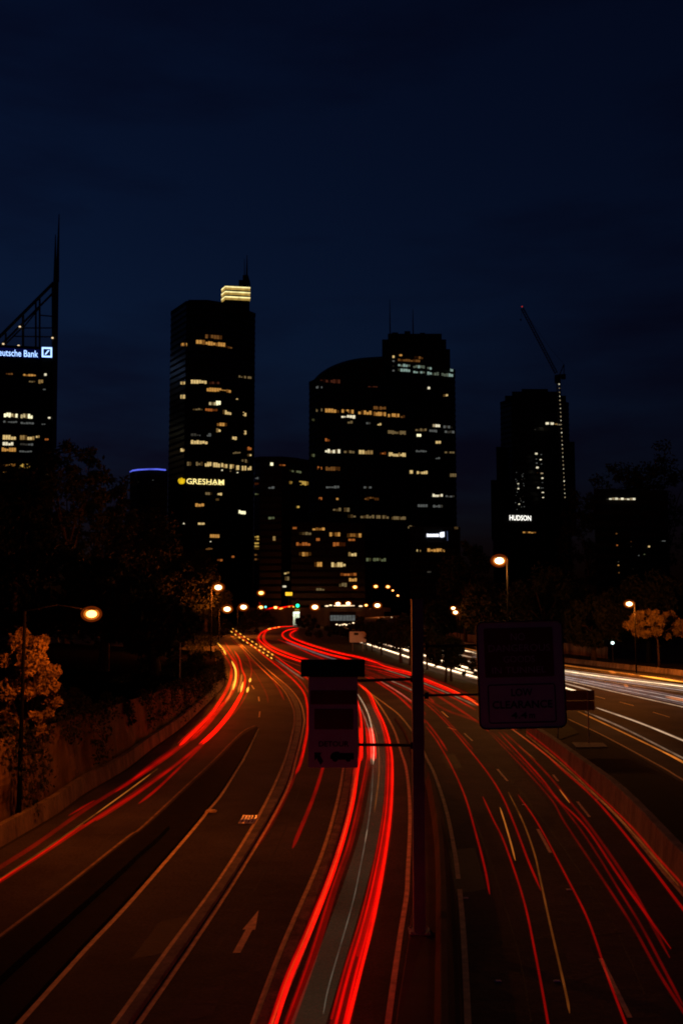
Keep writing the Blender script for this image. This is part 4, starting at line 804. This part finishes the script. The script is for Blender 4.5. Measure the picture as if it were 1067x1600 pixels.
# --- leftmost tower with the sloping roof truss
D1_ = 700
T1 = Tower('truss_roof_tower', 'dark office tower with sloping roof truss, twin masts and blue letters', [(-140, 685), (62, 700), (85, 706)], 760, (30, 541, 695))
T1.many([(9, 20, 583.5, 2.5, 'amberd', .5), (36, 56, 585.6, 3, 'amber', .6), (69, 73, 585, 3.5, 'white'), (45, 55, 596, 2.5, 'warmd'), (60, 67.5, 596, 6, 'warm'), (67, 71.5, 608, 2.2, 'whited'),
    (6, 27.6, 648, 7, 'bright', .6), (32, 51, 649.5, 7, 'bright', .8), (75, 79, 652.6, 2.5, 'white'), (5, 27, 658.5, 3, 'whited', .8), (32, 53, 660.5, 3, 'whited', .8), (65, 71, 662.5, 2, 'whited'),
    (4, 25, 683, 7, 'warm', .4), (31, 54, 683.4, 7, 'warm', .4), (56, 62, 682, 3.5, 'warm'), (70, 76, 686.4, 2.5, 'orange'), (4, 21, 693, 5, 'white', .3), (31, 52, 694, 3.5, 'whited', .4), (2.5, 25, 702, 6, 'amber', .6),
    (30, 50, 705, 2.5, 'whited', .4), (2.5, 24, 726, 4, 'amber', .5), (29, 47, 727.5, 6.5, 'gold', .8), (2, 10, 737, 2.6, 'amber'), (70, 75, 741, 2.6, 'warmd')])
EB = emit('sign_blue_white', (.35, .55, 1), 2.1); EBK = emit('sign_blue_halo', (.01, .04, .6), .05)  # EBK: blue halo of the letters, added as glowing sheets behind them
T1.shape([(-14, 542), (62, 546), (62, 560), (-14, 556)], 'sign_halo', EBK, .95, .2)
T1.text('Deutsche Bank', -10, 59.5, 544.6, 555, EB, 3.2, .004, 1.5)
T1.shape([(64, 540.5), (82.5, 541.2), (82.5, 559.2), (64, 558.6)], 'logo_halo', EBK, .95, .2)
for q in ([(65.3, 542), (81.2, 542.4), (81.2, 545), (65.3, 544.6)], [(65.3, 555.2), (81.2, 555.8), (81.2, 558.2), (65.3, 557.6)], [(65.3, 544.6), (67.6, 544.7), (67.6, 555.2), (65.3, 555.2)], [(78.9, 545), (81.2, 545), (81.2, 555.8), (78.9, 555.7)], [(69.6, 553.4), (72, 553.4), (77.4, 546.8), (75, 546.8)]):
    T1.shape(q, 'logo_stroke', EB, 1.5, .2)
b = MB()
YT = 704
for a, c, r_ in (((-60, 585), (84, 441), 1.2), ((-60, 600), (84, 456), .8), ((84, 441), (84.5, 700), 1.6), ((89, 436), (85.5, 700), 1.3), ((62, 466), (62, 545), .7), ((56, 470), (56, 545), .7), ((36, 492), (36, 545), .9), ((9, 520), (9, 545), .7), ((62, 492), (84, 494), .5), ((36, 512), (84, 512), .5), ((20, 525), (84, 526), .5), ((36, 512), (62, 480), .5), ((9, 537), (36, 510), .6)):
    bar(b, P(*a, YT), P(*c, YT), r_)
b.build('roof_truss', M['dsteel'], T1.root)
for pts in (((86, 440), (86.4, 400), (86.8, 366)), ((89.6, 440), (91, 380), (92.4, 334))):
    b = MB(); q = [P(x, y, YT) for x, y in pts]; b.tube([q[0], q[1], q[2]], [1.3, .8, .3], None, 6); b.build('mast', M['dsteel'], T1.root)
el = emit('roof_lamp', (1, .72, .4), 1.2)
for x, y in ((31, 510), (29, 539.5), (82, 527.6), (5, 537)):
    p = P(x, y, YT - 2); b = MB(); b.lathe(p - Vector((0, 0, .5)), [(.3, 0), (.8, .3), (.8, .7), (.3, 1)], 8); b.build('roof_lamp', el, T1.root)

# --- tower with the glowing crown
T2 = Tower('crown_lit_tower', 'dark curved tower with glowing yellow crown box and yellow lettering', [(264, 622), (288, 600), (320, 600), (350, 606), (375, 614), (397, 626)], 665, (330, 474, 602), 'facade2')
T2.many([(320.6, 347, 525, 6, 'amberd', 2), (306, 320.6, 534, 7, 'amber', .6), (321, 352, 535.5, 6, 'amber', 3), (352, 363, 541, 4, 'amberd', 2), (282.5, 292, 538, 5, 'amber'), (373, 393, 588, 3.6, 'warmd', 2), (298, 323, 596, 6, 'warm', .5), (327, 343, 598, 4, 'red', .5),
    (282, 289, 598.5, 5, 'warm'), (282, 289, 619.5, 6, 'warm'), (323, 361, 608, 6, 'amber', 2.5), (369, 372, 623, 3, 'warm'), (326.6, 345, 629, 7, 'bright', .7), (301, 317, 639, 3, 'warmd', .3), (320.6, 340, 640, 4, 'orange', .7), (348, 385, 643.5, 6.5, 'warm', 3.6), (339, 355, 662.5, 5, 'amber', .8),
    (338, 385, 672, 6, 'warm', 3.8), (363, 370, 684.6, 5, 'warm'), (298, 330, 678.5, 5, 'whited', .8), (298, 324.5, 690.4, 6, 'warm', .4), (282, 288, 703, 5, 'warm'), (364, 376, 707.5, 3, 'warmd', -1), (387, 393, 701, 6, 'orange'), (387, 393, 711, 4, 'warm'), (378, 388, 719, 5, 'warmd', 2),
    (292, 299, 724.5, 6, 'warmd'), (306, 317, 724.5, 6, 'warmd'), (320, 330.6, 725, 7, 'warm', .5), (333, 344, 726, 7, 'warm', .6), (345.5, 355.5, 727, 7, 'warm', .6), (359, 366, 729, 7, 'warm'), (369, 374, 730.6, 7, 'warm'), (378, 385, 731.4, 7, 'warm'), (387, 393, 732, 7, 'warm'),
    (346, 348.4, 734.5, 2, 'white'), (359, 361.4, 736, 2, 'white'), (370, 372.4, 738, 2, 'white'), (321, 332, 771, 4, 'warmd', .4), (340, 347, 771.5, 5, 'warm'), (337, 342.5, 780, 4, 'warm'), (305, 319, 789, 5, 'amber', .3), (373, 384, 800, 6, 'bright', .6), (309, 320, 818.5, 3.5, 'warm'), (328, 343, 837.5, 5, 'amber', .3),
    (321.5, 332, 857.5, 3, 'amberd'), (339.5, 348, 875, 4, 'orange'), (362, 366.5, 870, 3, 'orange'), (286, 288, 818, 2, 'white'), (328, 330, 846, 2, 'white')])
xy = [T2.on(290, 700, 0)[0], T2.on(320, 700, 0)[0], T2.on(350, 700, 0)[0], T2.on(375, 700, 0)[0]]
zt = P(320, 468, 602).z
b = MB(); b.prism([(p.x, p.y + 2) for p in xy] + [(xy[-1].x * 1.06 - 2, 655), (xy[0].x * 1.06 + 4, 655)], T2.ztop, zt); b.build('roof_storey', M['facade2'], T2.root)
a, c = P(277, 500, 612), P(264, 516, 612)
EC = [emit('crown_band', (1, .62, .14), .42, .3, .3), emit('crown_tube', (1, .85, .36), 1.3, .25, .3)]
CYr = 606
fr = [P(347, 458, CYr + 6), P(352, 457, CYr), P(390, 460, CYr + 2.5)]
b = MB(); kx = [(p.x, p.y) for p in fr]; z0_, z1_ = P(352, 469, CYr).z, P(352, 445.4, CYr).z
b.prism(kx + [(kx[2][0] * 1.05 - 3, 640), (kx[0][0] * 1.05 + 1, 640)], z0_ - 8, z1_); cb_ = b.build('crown_box', M['facade2'], T2.root)
for k in range(3):
    za = z0_ + (z1_ - z0_) * (k / 3 + .06); zb = z0_ + (z1_ - z0_) * (k / 3 + .2); b = MB(); off = [(kx[0][0] - .3, kx[0][1]), (kx[1][0] - .1, kx[1][1] - .4), (kx[2][0] + .3, kx[2][1] - .3)]
    b.prism(off + [(kx[2][0] * 1.035 - 2, 630), (kx[0][0] * 1.03 + 1, 630)], za, zb); b.build('light_band', EC[0], cb_)
    b = MB(); b.prism([(x - .15 if i_ == 0 else x + .1, y - .2) for i_, (x, y) in enumerate(off)] + [(kx[2][0] * 1.035 - 1.9, 630), (kx[0][0] * 1.03 + .9, 630)], zb + .05, zb + .75); b.build('light_tube', EC[1], cb_)
b = MB(); a = P(377, 446, 618); c = P(389, 434, 618); b.box((a.x + 1.5, 612, a.z - 2), (c.x, 628, c.z)); b.box((a.x - 1, 612, a.z - 2), (a.x + 1.4, 628, a.z + 1.8)); b.build('plant_room', M['facade2'], T2.root)
b = MB(); b.tube([P(385.5, 436, 620), P(385.8, 418, 620), P(386, 398, 620)], [.7, .5, .2], None, 6); b.build('antenna', M['dsteel'], T2.root)
b = MB(); b.tube([P(382, 436, 620), P(382, 404, 620)], [.4, .15], None, 6); b.build('antenna', M['dsteel'], T2.root)
# setback corner on the left
b = MB(); q = [P(277, 500, 616), P(290, 500, 604)]; b.prism([(P(280, 480, 616).x, 618), (P(291, 480, 602).x, 604), (P(300, 480, 640).x, 650), (P(280, 480, 616).x, 650)], T2.ztop - 14, P(285, 479, 610).z); b.build('corner_setback', M['facade2'], T2.root)
EY = emit('sign_yellow_white', (1, .8, .28), 1.5); EYL = emit('logo_yellow', (1, .62, .01), .75, .4, .5)
T2.text('GRESHAM', 291.5, 350, 747.4, 755.8, EY, 2.0, .004, 1.6)
# slab serifs of the letters
for x, ys in ((301.5, .4), (310.5, .7), (319, .9), (327.5, 1.2), (336, 1.5), (345, 1.8)):
    T2.shape([(x - 1.6, 755 + ys), (x + 1.6, 755 + ys), (x + 1.6, 755.9 + ys), (x - 1.6, 755.9 + ys)], 'serif', EY, 1.6, .1)
T2.shape([(278, 752), (278.5, 749), (280.5, 747.2), (282.4, 747.4), (283, 746.2), (285, 746.6), (285.6, 748), (288.5, 748.2), (289.3, 751), (288.5, 754), (286, 756), (282, 756.4), (279.4, 755)], 'logo', EYL, 1.6, .2)

# --- domed tower
T3 = Tower('domed_tower', 'broad dark tower with rounded sloping roof left of the stepped tower', [(483, 630), (500, 616), (540, 612), (580, 616), (610, 624), (636, 634)], 680, (540, 590, 614), 'facade')
T3.many([(493.6, 503.4, 604.6, 4, 'whited'), (505, 531.5, 594.8, 6, 'red', 1), (507.6, 530, 641, 6, 'amber', .8), (533.5, 552.6, 642.3, 6, 'amber', .8), (559.6, 580.7, 643.8, 6, 'amber', 1), (583.5, 603, 636.8, 5, 'amberd', 1), (583.5, 603, 646, 6, 'amber', 1), (606, 624, 648.4, 6, 'amber', 1), (625.7, 632.7, 650.6, 4, 'amberd'),
    (493.6, 503.4, 640.6, 5, 'warmd'), (533, 555, 650.6, 5, 'white', .6), (543, 551, 659.4, 4, 'warmd'), (572, 579, 661, 3, 'whited'), (590, 595.6, 663, 4, 'warm'), (606, 634, 675, 6, 'warmd', 1.2), (507.6, 515, 687, 4.5, 'orange'), (507.6, 531.5, 704.4, 6, 'white', .6), (537, 554, 705, 5, 'warmd', .6), (560.5, 582.7, 706, 6, 'warm', .8),
    (593.4, 603, 708, 4, 'orange'), (607.4, 634, 709.6, 6, 'warm', 1), (496, 503, 731, 5, 'orange'), (508.5, 531.5, 732, 6, 'amberd', .4), (509, 530, 760.7, 4, 'whited', .4), (568, 580.7, 761.5, 3, 'whited'), (569.5, 592, 779, 5, 'amberd', .3), (497.8, 503, 779, 4, 'orange'), (525, 528.7, 779.5, 3, 'amber'), (520, 533, 796, 5, 'warmd'),
    (537, 546, 796.4, 6, 'warmd'), (543, 556, 806.5, 5, 'warmd'), (563, 585, 807, 5, 'warmd', .3), (587.8, 607.4, 807.6, 5, 'warmd', .3), (611.7, 634, 809.3, 5, 'warmd', .3), (487, 491, 655, 6, 'green'), (486.5, 491, 711.5, 4.5, 'green'), (572, 603, 874.5, 5, 'green', .3), (500, 504, 594, 2.4, 'red'), (575, 590, 604, 1.6, 'red')])
# rounded roof
arc = catmull([(484, 592), (490, 582), (500, 572), (515, 562.5), (532, 555.5), (550, 550.5), (570, 547.5), (600, 545.5)], 4)
b = MB(); fv = [P(p.x, p.y, 622) for p in arc]; n = len(fv); zb_ = T3.ztop - 2
v = []
for p in fv:
    for yy in (622, 640, 676): v.append((p.x * (1 if yy < 640 else 1), yy, p.z - (0 if yy == 640 else (6 if yy < 640 else 9))))
    v.append((p.x, 622, zb_)); v.append((p.x, 676, zb_))
f = []
for i in range(n - 1):
    a, c = i * 5, (i + 1) * 5; f += [(a + 3, c + 3, c, a), (a, c, c + 1, a + 1), (a + 1, c + 1, c + 2, a + 2), (a + 2, c + 2, c + 4, a + 4)]
f += [(3, 0, 1, 2, 4), ((n - 1) * 5 + 3, (n - 1) * 5 + 4, (n - 1) * 5 + 2, (n - 1) * 5 + 1, (n - 1) * 5)]
for i in range(len(v)):
    if i % 5 == 1: v[i] = (v[i][0], v[i][1], v[i][2] + 640 / 622 * 0)
b.add(v, f); b.build('rounded_roof', M['facade'], T3.root)

# --- stepped tower
T4 = Tower('stepped_tower', 'tall dark stepped tower with two masts and pale green lit top floors', [(597, 660), (612, 648), (660, 654), (712, 664)], 715, (660, 574, 654), 'facade')
T4.many([(613, 616.4, 557, 3.6, 'warm'), (613, 616.4, 564, 3, 'whited'), (613, 616.4, 571, 3, 'whited'), (613, 616.4, 579, 3, 'whited'), (623.5, 628.5, 554, 4, 'amber'), (621.5, 656.6, 561.8, 3.6, 'amberd', 2), (647, 661, 558, 4, 'amberd', 1), (677.7, 685.6, 559.6, 4, 'amberd'),
    (621.5, 641, 570, 4.5, 'teal', 1), (645.4, 663.7, 572.2, 4.5, 'teal', 1), (667.3, 685.6, 574.6, 4.5, 'teal', 1), (689.5, 708, 577, 4.5, 'teal', 1), (621.5, 641, 577.6, 4.5, 'teal', 1), (645.4, 663.7, 580.8, 3, 'teal', 1), (667.3, 685.6, 582.8, 5, 'teal', 1), (689.5, 708, 585, 5, 'teal', 1),
    (668, 672, 606, 3.6, 'white'), (692.3, 700, 617.3, 4.6, 'warm', -1), (676, 687.6, 664.6, 4, 'white', .6), (692.6, 707, 666.6, 4, 'whited', .6), (649, 666.5, 671, 4, 'warmd', .6), (670.7, 683, 673, 4, 'whited', .4), (694.6, 710, 674.6, 4, 'whited', .4), (651, 658, 680, 4, 'bright'), (680.5, 689, 690.4, 5, 'warm'),
    (649.6, 666.5, 704.6, 3, 'whited', .4), (694.6, 710, 706.6, 2.6, 'warmd', .3), (680.5, 687.6, 716, 3, 'whited'), (639.8, 645.4, 737.3, 5, 'warm'), (651, 668, 737.8, 5, 'warm', .3), (703, 713, 742.4, 5, 'warmd'), (675.8, 691.8, 773.8, 4.6, 'white', .4), (696, 710, 775.3, 3, 'whited', .3), (652.4, 668, 790, 4, 'whited', .2), (676.3, 691.8, 790.8, 4, 'whited', .2), (635, 648, 823.3, 4.6, 'warmd')])
b = MB()
for x0, x1, y0, y1, Y in ((597, 703, 545, 578, 656), (597, 697, 530, 546, 660), (606, 690, 521, 531, 664)):
    wallpx(b, x0, x1, y0, y1, Y, 45)
b.build('roof_steps', M['facade'], T4.root)
b = MB()
for x0, x1, y0 in ((612, 622, 519), (632, 641, 517), (656, 664, 519.5), (678, 686, 523)): b = MB(); wallpx(b, x0, x1, y0, 526, 668, 8); b.build('plant_room', M['facade'], T4.root)
for x, y in ((609, 468), (645, 482)):
    b = MB(); b.tube([P(x + .5, 526, 672), P(x, (y + 526) / 2, 672), P(x, y, 672)], [.5, .4, .15], None, 6); b.build('mast', M['dsteel'], T4.root)

# --- mid block with rounded gold-lit corner
T5 = Tower('gold_band_block', 'mid-height dark block with a gold lit band between the two big towers', [(397, 560), (406, 556), (440, 556), (460, 560), (483, 570)], 600, (430, 716, 556), 'facade', ref=800)
T5.many([(398.8, 403.5, 747, 3, 'whited'), (397.5, 404, 756, 3.6, 'orange'), (398, 404, 771.6, 3, 'green'), (422, 427, 725, 4.6, 'bright'), (436, 446, 726.4, 2.2, 'orange', .6), (452, 471, 735, 3.4, 'green', 3), (452, 482, 752.6, 6.4, 'gold', 3.2), (464, 468, 792, 3, 'gold'), (419, 429, 761.7, 3.6, 'whited'), (419, 429, 809.5, 3.6, 'green'),
    (426, 430.6, 841.4, 6.5, 'warm'), (444, 452, 896, 3, 'warm', -1), (445, 452, 904, 6, 'warmd'), (441.5, 447.5, 916.5, 2.6, 'white')] + [(397.6, 404.4, y, 2.6, 'gold' if y < 860 else 'amberd') for y in (838.7, 842.5, 849, 853.7, 857.6, 867, 874)])
# --- low orange offices
T6 = Tower('orange_window_block', 'low dark office block with scattered orange windows below the domed tower', [(455, 540), (570, 546)], 575, (510, 819, 542), 'facade2', ref=860)
T6.many([(457, 464, 825, 3, 'orange'), (488, 507.6, 826.5, 4, 'amber'), (467, 486.5, 834, 5, 'warmd'), (514.7, 531.5, 835, 6, 'amber'), (542, 564.7, 836.6, 6, 'amber'), (462.7, 485, 850, 5, 'orange'), (520, 540, 850.6, 6, 'orange'), (544, 555, 843.6, 3, 'orange'), (493.6, 500, 843, 4, 'orange'), (467, 486.5, 866, 6, 'amber'), (544, 557, 866, 6, 'warm'),
    (491, 503.4, 882, 7, 'amber'), (517.5, 540, 882.4, 7, 'warm'), (531.5, 557, 897.6, 4, 'orange'), (545, 557.6, 906, 5, 'amber'), (529.5, 542, 914, 6, 'warmd'), (494, 507, 921, 3.5, 'warmd')])
# --- block with the white sign
T7 = Tower('white_sign_block', 'low dark block with small white lettered sign below the stepped tower', [(640, 536), (719, 540)], 570, (680, 826, 538), 'facade', ref=860)
T7.many([(667.6, 695, 859.5, 5, 'amber', .3), (651, 652.6, 860.5, 4, 'warm'), (655.8, 657.4, 860, 4, 'warm'), (667, 674, 894, 2.6, 'whited'), (709.5, 716, 825, 3.6, 'warmd')])
EW = emit('sign_white', (.85, .88, 1), 1.6)
for i in range(8):
    x = 666.8 + i * 2.42; h = (1.2, .2, .6, .2, .8, .2, 1.0, .3)[i]; T7.shape([(x, 834.6 - h * .6), (x + 2.1, 834.6 - h * .6), (x + 2.1, 838.8), (x, 838.8)], 'lettering', EW, 1.2, .2)
T7.shape([(687, 832.4), (690.5, 831.4), (694, 831), (694.2, 838.8), (690, 839.8), (687.2, 839)], 'logo', EW, 1.2, .2)
T7.shape([(697.8, 830), (699.2, 830), (699.8, 845), (698.6, 845)], 'light_strip', emit('strip_blue', (.3, .4, .8), .12), 1.2, .2)

# --- round building with the blue rim
T9 = Tower('blue_rimmed_building', 'dark round building with a thin blue neon roof rim', [(203, 590), (215, 580), (235, 577), (262, 580)], 620, (232, 737, 577), 'facade', ref=760)
b = MB(); b.tube([P(203.5, 737, 585), P(207, 735.2, 580), P(215, 734, 577), (P(232, 733, 575)), P(246, 733, 575), P(259, 734.2, 577)], .42, None, 6); b.build('neon_rim', emit('neon_blue', (.12, .16, 1), .9, .3, .2), T9.root, True)
T9.win(215, 217, 753, 1.6, 'whited'); T9.win(238, 240, 750, 1.2, 'whited')

# --- crane tower
T8 = Tower('unfinished_tower', 'dark unfinished tower with dotted work lights beside the crane', [(783, 716), (800, 704), (850, 704), (875, 708), (890, 718)], 760, (830, 625, 704), 'facade', ref=720)
b = MB()
for x0, x1, y0, y1, Y in ((800, 876, 611.5, 628, 706), (815, 856, 607.5, 614, 708), (789, 884, 618, 630, 708), (777, 786, 698, 830, 712), (886, 897.5, 690, 830, 716), (768, 784, 750, 840, 700)):
    b = MB(); wallpx(b, x0, x1, y0, y1, Y, 40); b.build('floor_block', M['facade'], T8.root)
for x, y, s_, k in ((855, 661.4, 3.4, 'white'), (862.5, 661.6, 3.4, 'white'), (868.5, 662, 2.6, 'warm'), (873, 662.6, 3, 'white'), (837.7, 708.7, 2.6, 'white'), (845.5, 710, 1.4, 'whited'), (844.7, 717.7, 2.2, 'white'), (838, 717, 1.4, 'whited'), (838.4, 723.5, 1.6, 'whited'), (845.8, 725, 1.6, 'whited'), (839.5, 730.5, 2.6, 'white'), (846.5, 739, 2.6, 'white'), (839.5, 738.5, 1.2, 'amber'), (847.4, 747, 2, 'white'), (847.4, 753.6, 1.4, 'whited'), (841, 762, 2, 'white'), (845.4, 762.4, 1.4, 'whited'), (848, 762, 1.6, 'whited'), (848, 769, 2.4, 'white'), (848.5, 777, 2, 'white'), (836, 671, 1.4, 'whited'), (779.5, 785, 3, 'gold'), (842, 806, 1.6, 'whited'), (850, 807, 1.4, 'whited')):
    T8.win(x - s_ * .7, x + s_ * .7, y, s_, k, name='work_light', fill=1.0, pane=9, outw=9.5)
rs = random.Random(5)
for i in range(34):
    x = 805 + rs.random() * 14.5; y = 738 + rs.random() * 60; s_ = rs.choice((.9, 1.0, 1.2, .8)); T8.win(x - s_ * .6, x + s_ * .6, y, s_, 'whited', name='work_light', fill=1.0, pane=9)
for x, y in ((809.6, 755.4), (811, 787.6), (809.8, 763.5)): T8.win(x - 1.2, x + 1.2, y, 2, 'white', name='work_light', fill=1.0, pane=9)
T10 = Tower('lettered_podium', 'low dark block with white glowing letters in front of the crane tower', [(770, 690), (852, 690)], 699, (810, 800, 690), 'facade2', ref=820)
T10.text('HUDSON', 796, 829.5, 804.8, 812.8, emit('sign_warm_white', (1, .97, .88), 1.7), .8, .012, 1.2)
T10.win(816.6, 837.5, 832, 2.4, 'amber')
# crane
CYd = 690
cr = thing('tower_crane', 'slender tower crane with raised jib and string of small lights', 'crane', (P(880, 800, CYd).x, CYd, 0))
def lattice(b, p, q, wd, n, r_):
    p, q = Vector(p), Vector(q); t = (q - p).normalized(); s0 = t.cross(Vector((0, 1, 0))).normalized() * wd / 2; s1 = Vector((0, 1, 0)) * wd / 2
    cs = [s0 + s1, s0 - s1, -s0 - s1, -s0 + s1]
    for k in cs: bar(b, p + k, q + k, r_, 4)
    for i in range(n):
        a, c = p.lerp(q, i / n), p.lerp(q, (i + 1) / n)
        for k in range(4): bar(b, a + cs[k], c + cs[(k + 1) % 4], r_ * .6, 3)
mt, mb_ = P(872, 590, CYd), P(884.5, 830, CYd)
b = MB(); lattice(b, (mb_.x, CYd, 0), (mt.x + (mb_.x - mt.x) * .0, CYd, mt.z), 2.2, 60, .22); b.build('mast', M['dsteel'], cr)
b = MB(); lattice(b, P(869, 583, CYd), P(815.5, 481, CYd), 1.7, 26, .2); b.build('jib', M['dsteel'], cr)
b = MB(); lattice(b, P(870, 588, CYd), P(883, 587, CYd), 2.0, 5, .25); b.build('counter_jib', M['dsteel'], cr)
b = MB(); a, c = P(877, 592, CYd), P(883, 585, CYd); b.box((a.x, CYd - 1.3, a.z), (c.x, CYd + 1.3, c.z)); b.build('counterweight', M['black'], cr)
b = MB(); a, c = P(867, 598, CYd), P(875, 586, CYd); b.box((a.x, CYd - 1.5, a.z), (c.x, CYd + 1.5, c.z)); b.build('cab', M['black'], cr)
b = MB(); bar(b, P(872, 590, CYd), P(881, 569, CYd), .35); bar(b, P(881, 569, CYd), P(881, 588, CYd), .3); bar(b, P(881, 569, CYd), P(860, 545, CYd), .09, 4); bar(b, P(860, 545, CYd), P(815.5, 481, CYd), .09, 4); b.build('a_frame', M['dsteel'], cr)
b = MB(); b.lathe(P(815.5, 479.5, CYd), [(.25, 0), (.45, .4), (.25, .8)], 8); b.build('beacon', emit('beacon_red', (1, .05, .03), .5), cr)
b = MB(); bar(b, P(815.5, 482, CYd), P(813.5, 499, CYd), .08, 4); b.lathe(P(813.5, 501, CYd), [(.2, 0), (.6, .5), (.5, 1.2), (.15, 1.6)], 8); b.build('hook_block', M['dsteel'], cr)
for i in range(29):
    t_ = i / 28; p = P(873.4 + 9.2 * t_, 600 + 177 * t_, CYd - 2.0); sz = (.3 if i % 4 else .42); b = MB(); b.lathe(p - Vector((0, 0, sz)), [(sz * .5, 0), (sz, sz * .6), (sz, sz * 1.4), (sz * .5, sz * 2)], 8); b.build('work_light', WIN['white'][1 if i % 3 else 0], cr)

# --- far right block with the glowing strip
T11 = Tower('glowing_strip_block', 'dark apartment block with one white glowing top strip among trees', [(930, 292), (1045, 296)], 312, (985, 770, 294), 'facade', ref=850, floor=3.2)
T11.many([(951.5, 993, 779, 3, 'white', .6, .9), (962, 964.4, 834, 2, 'amberd'), (963, 965.4, 852, 2, 'orange'), (985, 987, 846, 2, 'amberd'), (985, 987, 854, 1.8, 'whited'), (1012.6, 1015.6, 854, 2.4, 'warm'), (1034, 1040, 845, 2, 'whited'), (965, 967.4, 877.5, 2, 'whited'), (965, 967.4, 883, 2.2, 'amber'), (1005.6, 1008, 866, 1.6, 'green'), (966, 968, 895, 1.6, 'amberd'), (988, 990, 889, 1.4, 'whited'), (997, 999, 868, 1.4, 'whited')])
# small white lamp on the wall across the opposite road
q = P(957, 1005, 170); t = thing('wall_lamp', 'tiny white lamp glowing in the dark across the opposite road', 'lamp', (q.x, 170, 0))
b = MB(); b.lathe(q, [(.12, -.2), (.26, -.1), (.26, .15), (.1, .25)], 10); b.build('glow_globe', emit('globe_white', (.8, 1, .95), 3.0), t, True)
b = MB(); b.tube([(q.x, 170.05, 0), (q.x, 170.05, q.z - .2)], .05, None, 6); b.build('pole', M['dsteel'], t)
